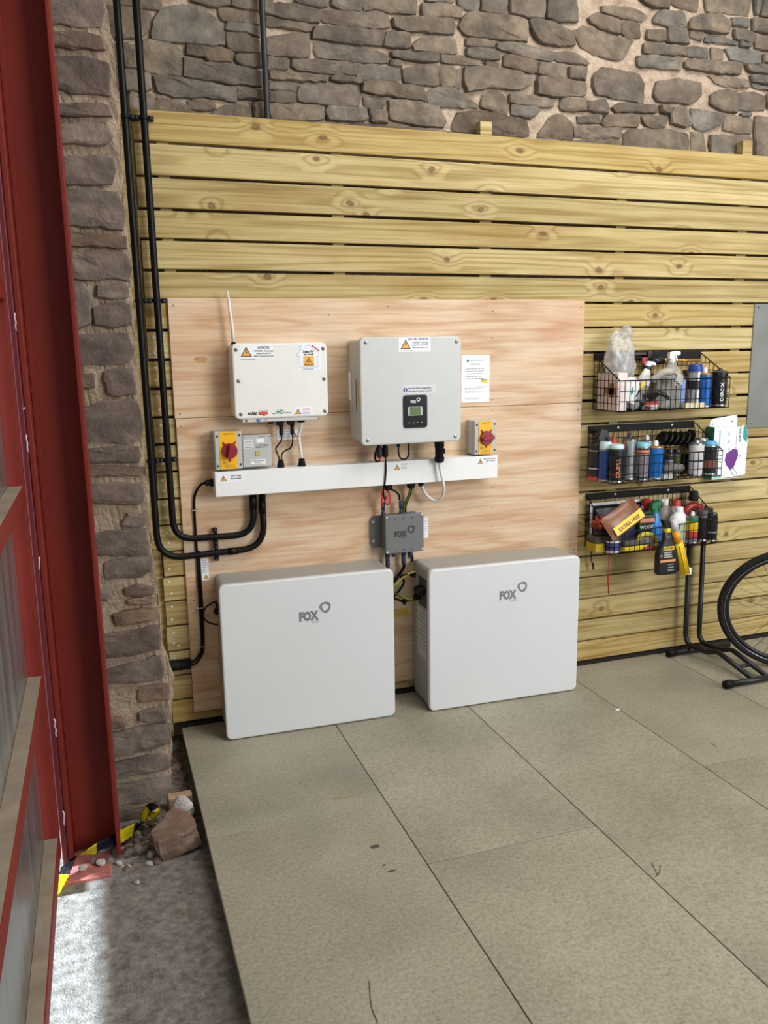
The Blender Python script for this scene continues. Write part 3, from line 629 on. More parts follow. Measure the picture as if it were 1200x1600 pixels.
dp = thing('drop_pipe', 'thin dark pipe dropping down the bare stone behind the top slat', 'pipe', (p1.x, .045, 2.3))
tube('pipe', [(p0.x-.02, .045, 4.15), (p0.x, .045, p0.z), (p1.x, .045, p1.z), (p1.x+.006, .045, 2.25)], .0115, plain('#23242a', .5), dp, 12)
tube('collar', [(p0.x-.012, .045, 3.3), (p0.x-.011, .045, 3.34)], .015, M_BLKM, dp, 12)

# ------------------------------------------------------------------ devices on the plywood
def label(parent, x0, x1, z0, z1, y, mat=M_LABEL, name='label'):
    return box(name, x0, x1, y-.0005, y, z0, z1, mat, parent)
# white solar inverter
se = thing('solar_inverter', 'cream white solar inverter with a thin aerial on top', 'inverter', (.41, -.06, 1.297))
slab('case', .222, .596, 1.300, 1.585, YPL, -.094, .018, M_WHITECASE, se, .003)
slab('lid', .220, .598, 1.296, 1.588, -.096, -.122, .020, M_WHITECASE, se, .006)
YS = -.122
for x, z in ((.236, 1.564), (.583, 1.564), (.240, 1.445), (.583, 1.445), (.243, 1.316), (.583, 1.316)):
    sc = disc('lid_screw', x, z, YS, .0075, .002, plain('#7d7e7a', .35, .5), se, 14)
    prism('screw_slot', [(x-.004, z-.001), (x+.004, z-.001), (x+.004, z+.001), (x-.004, z+.001)], YS-.0018, YS-.0024, M_INK, sc)
lb = label(se, .252, .382, 1.530, 1.584, YS); warn(lb, .275, 1.537, YS-.0005, .044)
text('lettering', 'INVERTER', .343, 1.567, YS-.0006, .0125, M_INK, lb, 'CENTER', width=.046)
for k, t in enumerate(('WARNING - Dual Supply', 'Isolate AC and DC', 'before carrying out work')): text('lettering', t, .343, 1.5555-k*.0095, YS-.0006, .0085, M_INK, lb, 'CENTER', width=(.078, .058, .078)[k])
print_lines('small_print', .252, .322, 1.5275, .004, 1, YS, .002, M_INKGREY, se)
lb = label(se, .476, .574, 1.478, 1.584, YS)
hx, hz = .520, 1.492
prism('house_outline', [(hx-.036, hz), (hx+.040, hz), (hx+.040, hz+.042), (hx+.046, hz+.042), (hx+.046, hz+.058), (hx+.002, hz+.088), (hx-.026, hz+.066), (hx-.026, hz+.086), (hx-.036, hz+.086), (hx-.036, hz+.060), (hx-.044, hz+.054), (hx-.044, hz+.042), (hx-.036, hz+.042)], YS-.0005, YS-.0008, plain('#9dbfe6', .5), lb)
prism('house_field', [(hx-.034, hz+.002), (hx+.038, hz+.002), (hx+.038, hz+.044), (hx+.044, hz+.044), (hx+.044, hz+.057), (hx+.002, hz+.0855), (hx-.028, hz+.064), (hx-.028, hz+.084), (hx-.034, hz+.084), (hx-.034, hz+.058), (hx-.042, hz+.053), (hx-.042, hz+.044), (hx-.034, hz+.044)], YS-.0008, YS-.001, M_LABEL, lb)
prism('roof_panel', [(hx+.014, hz+.084), (hx+.046, hz+.062), (hx+.048, hz+.065), (hx+.017, hz+.087)], YS-.001, YS-.0013, M_INKR, lb)
text('lettering', 'Solar PV', hx+.002, hz+.057, YS-.0011, .0125, M_INK, lb, 'CENTER', bold=.0003, width=.046)
text('lettering', 'on roof', hx+.002, hz+.047, YS-.0011, .0125, M_INK, lb, 'CENTER', bold=.0003, width=.040)
pl = prism('warning_square', [(hx-.020, hz+.005), (hx+.024, hz+.005), (hx+.024, hz+.044), (hx-.020, hz+.044)], YS-.001, YS-.0013, M_AMBER, lb); warn(pl, hx+.002, hz+.008, YS-.0013, .036)
print_lines('small_print', hx-.022, hx+.03, hz-.005, .004, 1, YS-.0005, .004, plain('#8fa3c0', .5), lb)
text('lettering', 'solar', .270, 1.312, YS-.0003, .0205, M_INK, se, width=.039, bold=.0004)
text('lettering', 'edge', .3115, 1.312, YS-.0003, .0205, M_INKR, se, width=.038, bold=.0007)
box('red_bars', .312, .352, YS-.0004, YS, 1.324, 1.327, M_INKR, se)
tube('green_swoosh', catmull([(.367, YS-.0005, 1.317), (.373, YS-.0005, 1.313), (.381, YS-.0005, 1.315), (.388, YS-.0005, 1.322)], 4), .0013, M_INKG, se, 6)
text('lettering', 'HD', .387, 1.312, YS-.0003, .0215, M_INKG, se, width=.027, bold=.0004)
text('lettering', 'wave', .417, 1.313, YS-.0003, .010, M_INKGREY, se, width=.025)
lb = label(se, .456, .532, 1.304, 1.336, YS); warn(lb, .472, 1.308, YS-.0005, .026)
text('lettering', 'DO NOT', .507, 1.323, YS-.0006, .0085, M_INKR, lb, 'CENTER', width=.030)
print_lines('small_print', .490, .526, 1.319, .0048, 3, YS-.0005, .0022, M_INKLT, lb, seed=4)
tube('aerial', [(.2385, -.055, 1.588), (.237, -.055, 1.64), (.2245, -.055, 1.79)], .006, M_WHITEC, se, 10, radii=[.0075, .0068, .0048])
lathe('aerial_base', [(.010, 0), (.010, .008), (.007, .012)], M_BLKM, se, (.2385, -.055, 1.583), 12)
box('base_tray', .250, .556, -.105, -.03, 1.281, 1.300, M_WHITECASE, se, .003, 1)
disc('indicator_light', .266, 1.288, -.105, .0045, .002, plain('#7e1f22', .3), se); disc('indicator_light', .314, 1.289, -.105, .008, .003, plain('#5b86d6', .2), se, 14); disc('indicator_button', .345, 1.289, -.105, .005, .002, plain('#c4c8cc', .3), se)
for x, r in ((.372, .013), (.497, .0165)): lathe('cable_gland', [(r*.8, -.012), (r, -.009), (r, 0)], M_BLKM, se, (x, -.06, 1.282), 14)
for x in (.409, .455):
    cn = box('dc_connector', x-.016, x+.013, -.07, -.052, 1.262, 1.284, M_BLK, se, .002, 1)
    lathe('connector_barrel', [(.005, -.052), (.0085, -.048), (.0085, -.03), (.007, -.028), (.007, -.018), (.0095, -.014), (.0095, 0)], M_BLK, cn, (x+.004, -.061, 1.272), 12)
# cables from the solar inverter to the trunking
def cable(name, lab, pts, r, mat, group=None, n=8):
    o = thing(name, lab, 'cable', Vector(pts[-1]), group=group); tube('sheath', catmull(pts, 6), r, mat, o, n); return o
yv = -.061
c1 = cable('dc_cable', 'black cable curving from the left plug under the white inverter into the trunking', [(.413, yv, 1.224), (.412, yv, 1.20), (.395, yv, 1.178), (.388, yv, 1.163), (.397, yv-.004, 1.135), (.404, yv-.004, 1.10)], .0032, M_BLK)
c2 = cable('dc_cable', 'black cable curving from the right plug under the white inverter into the trunking', [(.459, yv, 1.224), (.459, yv, 1.195), (.450, yv, 1.168), (.428, yv, 1.158), (.412, yv, 1.142), (.4085, yv-.002, 1.10)], .0032, M_BLK)
gl = thing('cable_gland', 'small black gland on top of the trunking holding two thin cables', 'gland', (.406, yv, 1.0905)); lathe('gland_body', [(.0145, 0), (.0145, .016), (.0125, .018), (.0125, .026), (.007, .031)], M_BLKM, gl, (.406, yv, 1.0905), 8, smooth=False); lathe('gland_nut', [(.016, 0), (.016, .006)], M_BLKM, gl, (.406, yv, 1.0905), 6, smooth=False)
c3 = cable('ac_cable', 'white cable dropping from the white inverter to the black gland on the trunking', [(.500, yv, 1.272), (.495, yv, 1.245), (.486, yv, 1.215), (.489, yv, 1.17), (.494, yv, 1.12)], .0068, M_WHITEC, n=10)
tube('crimp_band', [(.4856, yv, 1.204), (.4862, yv, 1.196)], .0085, M_WHITEC, c3, 10)
gl = thing('cable_gland', 'black gland on top of the trunking holding the white cable', 'gland', (.494, yv, 1.0905)); lathe('gland_body', [(.015, 0), (.015, .016), (.013, .018), (.013, .027), (.0095, .031)], M_BLKM, gl, (.494, yv, 1.0905), 8, smooth=False); lathe('gland_nut', [(.0175, 0), (.0175, .006)], M_BLKM, gl, (.494, yv, 1.0905), 6, smooth=False)

# rotary isolators
def isolator(x0, x1, z0, z1, yf, lab, turn):
    t = thing('rotary_isolator', lab, 'switch', ((x0+x1)/2, -.05, z0), group='red and yellow isolators')
    box('case', x0, x1, yf+.02, YPL, z0, z1, M_SWGREY, t, .004, 2); box('lid', x0, x1, yf, yf+.019, z0, z1, M_SWGREY, t, .004, 2)
    w = x1-x0; cx = (x0+x1)/2+.003; cz = z0+(z1-z0)*.49
    pl_ = box('yellow_plate', x0+w*.17, x1-w*.19, yf-.0015, yf, z0+.002, z1-.001, M_YEL, t)
    text('lettering', 'MAIN SWITCH', cx, z1-.013, yf-.0017, .0075, plain('#8a6d10', .5), pl_, 'CENTER', width=w*.38)
    text('lettering', 'OFF', cx-.030, z0+.026, yf-.0017, .007, plain('#5a3d10', .5), pl_); print_lines('small_print', cx-.02, cx+.022, z0+.018, .005, 3, yf-.0015, .0022, plain('#a3801a', .5), pl_, seed=3)
    R = .031
    kb = lathe('knob', [(R, 0), (R, .008), (R*.96, .011)], M_KNOB, t, (cx, yf-.0015, cz), 28, rot=RY)
    for a in (125, 55, 270):
        ca, sa = math.cos(math.radians(a)), math.sin(math.radians(a)); px, pz = -sa*.003, ca*.003
        prism('pointer_mark', [(cx+ca*R*.85-px, cz+sa*R*.85-pz), (cx+ca*R*1.38-px, cz+sa*R*1.38-pz), (cx+ca*R*1.38+px, cz+sa*R*1.38+pz), (cx+ca*R*.85+px, cz+sa*R*.85+pz)], yf-.0015, yf-.0055, M_KNOB, kb)
    m = Matrix.Rotation(turn, 4, 'Y'); bm = bmesh.new(); bm_box(bm, -.0085, .0085, -.020, 0, -R*.93, R*.93, .004, 2); me = mk(bm); me.transform(Matrix.Translation((cx, yf-.012, cz)) @ m); link('grip', me, M_KNOB, kb)
    for x, z in ((x0+w*.09, z0+.016), (x1-w*.08, z0+.018), (x0+w*.10, z1-.018), (x1-w*.09, z1-.017)): disc('case_screw', x, z, yf, .0048, .0012, plain('#2b2e44', .4), t, 10)
    return t
isolator(.139, .247, 1.097, 1.249, -.09, 'yellow and red rotary isolator standing left of the grey meter', math.radians(12))
isolator(1.262, 1.368, 1.097, 1.246, -.095, 'yellow and red rotary isolator at the right end of the trunking', math.radians(80))
mt = thing('meter_box', 'grey generation meter beside the left rotary isolator', 'meter', (.307, -.05, 1.1))
box('case', .249, .366, -.068, YPL, 1.100, 1.228, M_SWGREY, mt, .003, 1); slab('cover', .250, .365, 1.101, 1.229, -.068, -.084, .003, M_SWGREY, mt, .002)
YM = -.084
lb = label(mt, .255, .294, 1.176, 1.212, YM, plain('#d6d8d6', .4)); print_lines('small_print', .260, .290, 1.203, .011, 3, YM-.0005, .002, M_INKGREY, lb, seed=2)
lb = label(mt, .306, .338, 1.198, 1.213, YM, M_LABEL, 'counter_window')
print_lines('small_print', .302, .356, 1.190, .0055, 3, YM, .0025, M_INKGREY, mt, seed=9); print_lines('small_print', .315, .345, 1.224, .005, 1, YM, .003, M_INKGREY, mt, seed=1)
box('test_button', .300, .318, YM-.003, YM, 1.146, 1.166, plain('#cbb873', .35, .4), mt, .001, 1)
lb = label(mt, .280, .340, 1.112, 1.130, YM); text('lettering', 'GENERATION METER', .310, 1.1225, YM-.0006, .006, M_INK, lb, 'CENTER', width=.054); text('lettering', 'SOLAR PV', .310, 1.115, YM-.0006, .006, M_INK, lb, 'CENTER', width=.030)
for x, z in ((.257, 1.221), (.358, 1.221)): disc('case_screw', x, z, YM, .003, .0008, M_INKGREY, mt, 8)

# trunking
tk = thing('cable_trunking', 'long white metal cable trunking below the inverters', 'trunking', (.75, -.05, .99))
TX0, TX1, TZ0, TZ1, TY = .133, 1.371, .992, 1.0905, -.1
box('body', TX0, TX1, TY+.002, YPL, TZ0, TZ1-.0015, M_TRUNK, tk, .0015, 1)
box('cover', TX0-.001, TX1+.001, TY-.0015, TY+.0015, TZ0-.001, TZ1+.0005, M_TRUNK, tk, .001, 1)
box('end_cap', TX0-.003, TX0, TY+.004, YPL, TZ0+.002, TZ1-.002, M_TRUNK, tk)
yt = TY-.0015
lb = label(tk, .140, .246, 1.046, 1.086, yt); warn(lb, .165, 1.053, yt-.0005, .026)
text('lettering', 'Solar PV Supply', .215, 1.070, yt-.0006, .0085, M_INK, lb, 'CENTER', width=.042); text('lettering', 'Main AC Isolator', .215, 1.059, yt-.0006, .0085, M_INK, lb, 'CENTER', width=.042)
lb = label(tk, .885, .950, 1.052, 1.085, yt); warn(lb, .898, 1.055, yt-.0005, .026)
text('lettering', 'DO NOT', .932, 1.074, yt-.0006, .0085, M_INKR, lb, 'CENTER', width=.030); print_lines('small_print', .915, .946, 1.069, .005, 3, yt-.0005, .0025, M_INKLT, lb, seed=6)
lb = label(tk, 1.268, 1.366, 1.052, 1.087, yt); warn(lb, 1.287, 1.058, yt-.0005, .026)
text('lettering', 'Battery Storage Supply', 1.332, 1.076, yt-.0006, .0075, M_INKB, lb, 'CENTER', width=.058); text('lettering', 'Main AC Isolator', 1.337, 1.066, yt-.0006, .0075, M_INKB, lb, 'CENTER', width=.045); print_lines('small_print', 1.30, 1.33, 1.059, .004, 1, yt-.0005, .0015, M_INKLT, lb)
for x in (.30, .84, 1.10): disc('cover_fixing', x, TZ0+.05, yt, .0012, .0004, M_LABEL, tk, 6)

# battery inverter
iv = thing('battery_inverter', 'large grey battery inverter with a small black display', 'inverter', (.94, -.09, 1.175))
slab('case', .722, 1.150, 1.185, 1.598, YPL, -.158, .012, M_GREYCASE, iv, .003)
slab('front_cover', .716, 1.157, 1.173, 1.606, -.160, -.184, .022, M_GREYCASE, iv, .005)
YI = -.184
for x, z in ((.742, 1.585), (1.135, 1.585), (.742, 1.195), (1.130, 1.193)):
    sc = disc('cover_screw', x, z, YI, .0075, .002, M_STEEL, iv, 14); prism('screw_slot', [(x-.003, z-.003), (x+.003, z-.003), (x+.003, z+.003), (x-.003, z+.003)], YI-.0018, YI-.0023, M_INKGREY, sc)
lb = label(iv, .882, 1.019, 1.546, 1.604, YI); warn(lb, .911, 1.5575, YI-.0005, .044)
text('lettering', 'BATTERY INVERTER', 1.011, 1.592, YI-.0006, .0125, M_INKB, lb, 'RIGHT', width=.088)
for k, t in enumerate(('WARNING - Dual Supply', 'Isolate AC and Batteries', 'before carrying out work')): text('lettering', t, 1.011, 1.580-k*.0098, YI-.0006, .0085, M_INKB, lb, 'RIGHT', width=.072)
print_lines('small_print', .886, .952, 1.5515, .004, 1, YI-.0005, .0022, M_INKGREY, lb)
lb = label(iv, .895, 1.044, 1.375, 1.412, YI, plain('#cfd0d6', .4)); disc('exclamation_disc', .908, 1.393, YI-.0005, .0092, .0004, M_INKB, lb, 18)
text('lettering', '!', .908, 1.3875, YI-.0011, .016, M_LABEL, lb, 'CENTER', bold=.0006)
text('lettering', 'Internal Wired Integration', .921, 1.3965, YI-.0006, .0092, M_INK, lb, width=.100); text('lettering', 'No external dongle required', .921, 1.385, YI-.0006, .0092, M_INK, lb, width=.100)
ds = slab('display_panel', .897, 1.003, 1.237, 1.372, YI, YI-.004, .012, plain('#101113', .18, 0, .02), iv, .0015)
YD = YI-.004
text('lettering', 'FOX', .929, 1.340, YD-.0003, .0145, M_LABEL, ds, width=.024, bold=.0003); ringlogo('ring_emblem', .963, 1.3535, YD, .0075, M_LABEL, ds)
sc = slab('screen_frame', .917, .981, 1.288, 1.324, YD, YD-.001, .004, plain('#c9cfc8', .15, .3), ds, .0005); box('screen', .925, .973, YD-.0016, YD-.001, 1.290, 1.323, plain('#5f7048', .2), sc)
for k, x in enumerate((.922, .940, .957, .977)): box('button_mark', x-.003, x+.003, YD-.0004, YD, 1.2575, 1.2605, M_INKLT, ds)
bm = bmesh.new(); bm_box(bm, .7212, .7219, -.148, -.125, 1.345, 1.43); link('side_label', mk(bm), plain('#caa933', .4), iv)
bm = bmesh.new(); bm_box(bm, .7209, .7218, -.108, -.102, 1.31, 1.44); link('side_slot', mk(bm), M_INK, iv)
bm = bmesh.new(); bm_box(bm, .7165, .7225, -.045, YPL, 1.35, 1.47, .002, 1); link('mounting_lug', mk(bm), M_LABEL, iv)
yb = -.10
for x in (.820, .846):
    lathe('battery_plug', [(.008, -.075), (.0125, -.07), (.0125, -.035), (.010, -.033), (.010, -.02), (.014, -.018), (.014, 0)], M_BLK if x > .83 else plain('#1b1f33', .4), iv, (x, yb, 1.186), 12)
lathe('signal_plug', [(.004, -.035), (.0085, -.03), (.0085, -.012), (.010, -.01), (.010, 0)], M_BLK, iv, (.905, yb, 1.185), 12)
acp = lathe('ac_connector', [(.0145, -.108), (.021, -.101), (.0215, -.085), (.018, -.083), (.0185, -.045), (.021, -.042), (.021, -.008), (.018, 0)], M_BLK, iv, (1.082, -.125, 1.186), 14)
box('connector_latch', 1.098, 1.108, -.132, -.118, 1.115, 1.138, M_BLK, acp, .002, 1); box('connector_flange', 1.050, 1.082, -.138, -.11, 1.166, 1.184, M_BLK, acp, .003, 1)

cable('signal_cable', 'small black cable looping back up under the battery inverter', [(.905, yb, 1.156), (.906, yb, 1.125), (.915, yb, 1.103), (.935, yb, 1.098), (.950, yb, 1.112), (.952, yb, 1.145), (.946, yb, 1.19)], .0038, M_BLK)
c = cable('ac_cable', 'white cable hanging in a loop from the battery inverter to under the trunking', [(1.082, -.126, 1.085), (1.086, -.127, 1.05), (1.096, -.128, 1.00), (1.106, -.12, .955), (1.098, -.10, .915), (1.075, -.08, .905), (1.045, -.066, .93), (1.028, -.062, .965), (1.022, -.06, .985)], .0065, M_WHITEC, n=10)
def under_gland(x, y, r, lab, h=.028):
    t = thing('cable_gland', lab, 'gland', (x, y, TZ0-h)); lathe('gland_body', [(r*.6, -h), (r*.95, -h*.8), (r, -h*.25)], M_BLKM, t, (x, y, TZ0-.0005), 10, smooth=False); lathe('gland_nut', [(r*1.12, -h*.3), (r*1.12, 0)], M_BLKM, t, (x, y, TZ0-.0005), 6, smooth=False)
under_gland(1.022, -.06, .013, 'small black gland under the trunking holding the white looped cable', .022)
under_gland(.975, -.06, .019, 'black gland under the trunking holding the green earth cable')
under_gland(.868, -.06, .022, 'wide black gland under the trunking above the grey junction box')
cable('battery_cable', 'thin black cable hanging from the battery inverter across the front of the trunking', [(.846, yb, 1.112), (.846, -.104, 1.095), (.845, -.1065, 1.05), (.840, -.1065, 1.0), (.838, -.09, .965), (.850, -.07, .925), (.862, -.065, .93)], .0036, M_BLK)
cable('battery_cable', 'black cable looping beside the plugs under the battery inverter', [(.822, yb-.012, 1.175), (.806, yb-.01, 1.15), (.800, yb, 1.12), (.808, -.085, 1.098), (.82, -.07, 1.092)], .0045, M_BLK)
cable('battery_cable', 'red cable below the dark plug of the battery inverter', [(.820, yb-.002, 1.112), (.820, yb-.004, 1.10), (.822, -.085, 1.094)], .0052, M_REDC)
cable('battery_cable', 'red cable looping above the left plug of the grey junction box', [(.862, -.063, .968), (.846, -.07, .965), (.836, -.078, .935), (.839, -.072, .905), (.842, -.065, .895)], .0046, M_REDC)
cable('battery_cable', 'short red cable coiled between the two junction box plugs', [(.864, -.06, .966), (.872, -.075, .945), (.870, -.085, .915), (.858, -.08, .905), (.850, -.075, .92), (.856, -.085, .94)], .0042, M_REDC)
cable('battery_cable', 'black cable running to the right plug of the grey junction box', [(.880, -.06, .966), (.898, -.064, .958), (.917, -.064, .94), (.921, -.062, .915)], .0046, M_BLK)
cable('earth_cable', 'green and yellow earth cable running from the trunking behind the grey junction box', [(.975, -.058, .968), (.970, -.045, .93), (.958, -.03, .89), (.955, -.022, .85), (.958, -.02, .74), (.982, -.02, .68), (.985, -.02, .64)], .0052, M_EARTH)
cable('earth_cable', 'black cable tied beside the green earth cable', [(.981, -.056, .968), (.977, -.042, .93), (.966, -.026, .89), (.964, -.02, .85), (.968, -.02, .70), (.992, -.02, .66), (.996, -.02, .62)], .0045, M_BLK)

# paper notice and stickers on the plywood
pn = thing('paper_notice', 'white paper notice pinned right of the battery inverter', 'notice', (1.3, YPL, 1.322)); box('paper', 1.236, 1.371, YPL-.001, YPL-.0002, 1.322, 1.527, M_LABEL, pn)
yp = YPL-.001
disc('round_mark', 1.266, 1.503, yp, .006, .0004, M_INKG, pn, 12); print_lines('print', 1.277, 1.345, 1.506, .006, 1, yp, .0045, plain('#9fb3b0', .5), pn, seed=1); print_lines('print', 1.280, 1.335, 1.490, .006, 1, yp, .004, M_INKGREY, pn, seed=2)
print_lines('print', 1.258, 1.350, 1.470, .011, 5, yp, .003, M_INKGREY, pn, seed=13); print_lines('print', 1.250, 1.362, 1.391, .0052, 3, yp, .0026, M_INKLT, pn, seed=14); print_lines('print', 1.252, 1.362, 1.372, .0052, 2, yp, .0026, M_INKLT, pn, seed=15); print_lines('print', 1.252, 1.335, 1.342, .005, 2, yp, .0024, M_INKLT, pn, seed=16)
yl = box('yellow_patch', 1.330, 1.362, yp-.0004, yp, 1.405, 1.423, plain('#e8d84a', .5), pn); print_lines('small_print', 1.332, 1.36, 1.420, .006, 2, yp-.0004, .003, plain('#7a6d10', .5), yl)
def sticker(lab, x0, x1, z0, z1, mat=M_LABEL, tri=None, seed=0, rows=3, name='sticker'):
    t = thing(name, lab, 'sticker', ((x0+x1)/2, YPL, z0)); b = box('label_sheet', x0, x1, YPL-.0008, YPL-.0001, z0, z1, mat, t)
    if tri: warn(b, tri[0], tri[1], YPL-.0008, tri[2])
    print_lines('print', x0+.004, (x1 if not tri or (z1-z0) > (x1-x0) else tri[0]-tri[2]*.6)-.004, z1-.006, (z1-z0-.012-(tri[2] if tri and (z1-z0) > (x1-x0) else 0))/rows, rows, YPL-.0008, .0025, plain('#8f99b3', .5), b, seed=seed); return t
a = at(433, 672, YPL); b2 = at(468, 686, YPL); sticker('white warning sticker on plywood behind the cables of the white inverter', a.x, b2.x, b2.z, a.z, tri=(b2.x-.018, b2.z+.006, .024), seed=3)
a = at(313.5, 874, YPL); b2 = at(327, 906, YPL); sticker('narrow white sticker beside the twin black cables above the left battery', a.x, b2.x, b2.z, a.z, tri=((a.x+b2.x)/2+.003, b2.z+.006, .022), seed=5, rows=6)
a = at(660, 808, YPL); b2 = at(669, 840, YPL); sticker('small white sticker peeking out right of the grey junction box', a.x, b2.x, b2.z, a.z, seed=8, rows=7)
a = at(612, 952, YPL); b2 = at(638, 962, YPL); sticker('yellow sticker on plywood between the two battery cabinets', a.x, b2.x, b2.z, a.z, plain('#e0b53a', .5), seed=9, rows=2)

# junction box
jb = thing('junction_box', 'dark grey junction box between the trunking and the batteries', 'junction box', (.93, -.05, .688))
box('case', .848, 1.012, -.078, YPL, .694, .852, M_JB, jb, .008, 3); slab('lid', .842, 1.019, .688, .858, -.079, -.098, .008, M_JB, jb, .003)
YJ = -.098
prism('mounting_flange', [(.80, .72), (.812, .705), (.85, .705), (.85, .845), (.812, .845), (.80, .83)], YPL, YPL-.012, M_JB, jb)
for z in (.735, .82): disc('flange_screw', .812, z, YPL-.012, .006, .002, M_SCREW, jb, 10)
for x, z in ((.849, .696), (1.012, .698), (.849, .849), (1.012, .851)): disc('lid_screw', x, z, YJ, .0042, .0012, M_SCREW, jb, 10)
for z in (.841, .702):
    for x, wd in ((.888, .004), (.925, .008), (.964, .006)): box('terminal_mark', x-wd/2, x+wd/2, YJ-.0004, YJ, z-.002, z+.003, M_INK, jb)
M_LOGOD = plain('#2c2d30', .5); M_LOGOG = plain('#77787c', .45)
text('lettering', 'FOX', .882, .762, YJ-.0003, .033, M_LOGOD, jb, width=.058, bold=.0011); text('lettering', 'ESS', .916, .753, YJ-.0003, .009, plain('#55565a', .5), jb, width=.022); ringlogo('ring_emblem', .960, .790, YJ, .0155, M_LOGOD, jb)
for x in (.842+.036, .842+.109):
    lathe('top_plug', [(.0095, 0), (.0095, .006), (.0078, .008), (.0085, .018), (.0062, .022), (.0062, .027), (.0085, .031), (.0085, .058), (.006, .062)], M_BLUEC, jb, (x-.03 if x < .9 else x-.022, -.055, .848), 10)
for x, l in ((.868, .085), (.897, .035), (.943, .075), (.975, .04)):
    lathe('bottom_plug', [(.006, -l), (.010, -l+.004), (.010, -l*.55), (.0085, -l*.5), (.0105, -l*.4), (.0105, 0)], M_BLUEC, jb, (x, -.045, .696), 10)
cable('battery_cable', 'black cable from the left bottom plug dropping behind the left battery', [(.868, -.045, .612), (.864, -.03, .57), (.84, -.025, .54), (.81, -.025, .50)], .0045, M_BLK)
cable('battery_cable', 'black cable from the right bottom plug slanting behind the left battery', [(.943, -.045, .622), (.938, -.04, .60), (.912, -.035, .565), (.885, -.03, .53), (.85, -.03, .50)], .0038, M_BLK)
cable('battery_cable', 'second thin black cable slanting beside the first below the junction box', [(.950, -.045, .63), (.948, -.04, .605), (.925, -.035, .568), (.90, -.03, .535), (.87, -.03, .50)], .0034, M_BLK)

# black cable pair from the trunking end down to the wall sleeve
yc = -.021
gl = thing('cable_gland', 'black gland on the left end of the white trunking', 'gland', (.118, -.05, 1.035)); lathe('gland_body', [(.016, 0), (.016, .01), (.012, .012), (.013, .028), (.007, .032)], M_BLKM, gl, (.1295, -.05, 1.043), 10, rot=Matrix.Rotation(math.radians(-90), 3, 'Y'), smooth=False)
lathe('gland_nut', [(.018, .001), (.018, .007)], M_BLKM, gl, (.1295, -.05, 1.043), 6, rot=Matrix.Rotation(math.radians(-90), 3, 'Y'), smooth=False)
def p3(u, v, y): p = at(u, v, y); return (p.x, y, p.z)
dn = cable('supply_cable', 'black cable arching from the trunking end down past the conduits to the black sleeve', [(.098, -.045, 1.043), (.078, -.035, 1.03), (.058, yc, .99), (.053, yc+.002, .93), (.0525, -.0182, .80), (.053, -.0182, .70), (.052, yc, .55), (.050, yc, .36), (.036, yc, .315), (.012, yc, .292), (-.02, yc, .287)], .0052, M_BLK)
for u, v in ((305, 797), (311, 950), (314, 1010)):
    p = at(u, v, yc); box('cable_clip', p.x-.012, p.x+.012, yc-.007, YPL, p.z-.0012, p.z+.0012, M_INKLT, dn)
cable('supply_cable', 'second black cable alongside the first beside the left battery', [(.061, -.0175, .76), (.061, -.0178, .70), (.0615, yc, .55), (.058, yc, .36), (.045, yc-.002, .31), (.018, yc, .278), (-.02, yc, .276)], .0042, M_BLK)
sl = thing('cable_sleeve', 'black duct sleeve crossing the slats beside the stone pier', 'sleeve', (-.045, -.02, .27)); tube('duct', [(-.165, -.026, .287), (.0, -.026, .285)], .022, M_BLKM, sl, 16); tube('band', [(-.045, -.026, .2857), (-.040, -.026, .2856)], .0235, M_BLK, sl, 16)
pts = [p3(u, v, -.05) for u, v in ((346, 938), (332, 942), (321, 950), (317, 962))]
cable('data_cable', 'upper black lead bowing out from the side of the left battery', pts, .0036, M_BLK)
pts = [p3(u, v, -.05) for u, v in ((317, 963), (322, 970), (333, 975), (347, 976))]
cable('data_cable', 'lower black lead bowing back into the side of the left battery', pts, .0036, M_BLK)
kp = at(338, 956, -.06); kn = thing('data_plug', 'round black plug sticking out from the left battery', 'plug', (kp.x, -.06, kp.z)); lathe('plug_body', [(.014, 0), (.015, .01), (.011, .02)], M_BLK, kn, (kp.x+.01, -.06, kp.z), 14, rot=Matrix.Rotation(math.radians(-70), 3, 'Y')); tube('tie', [(kp.x, -.062, kp.z-.01), (kp.x-.012, -.062, kp.z-.03)], .0015, M_INKLT, kn, 6)

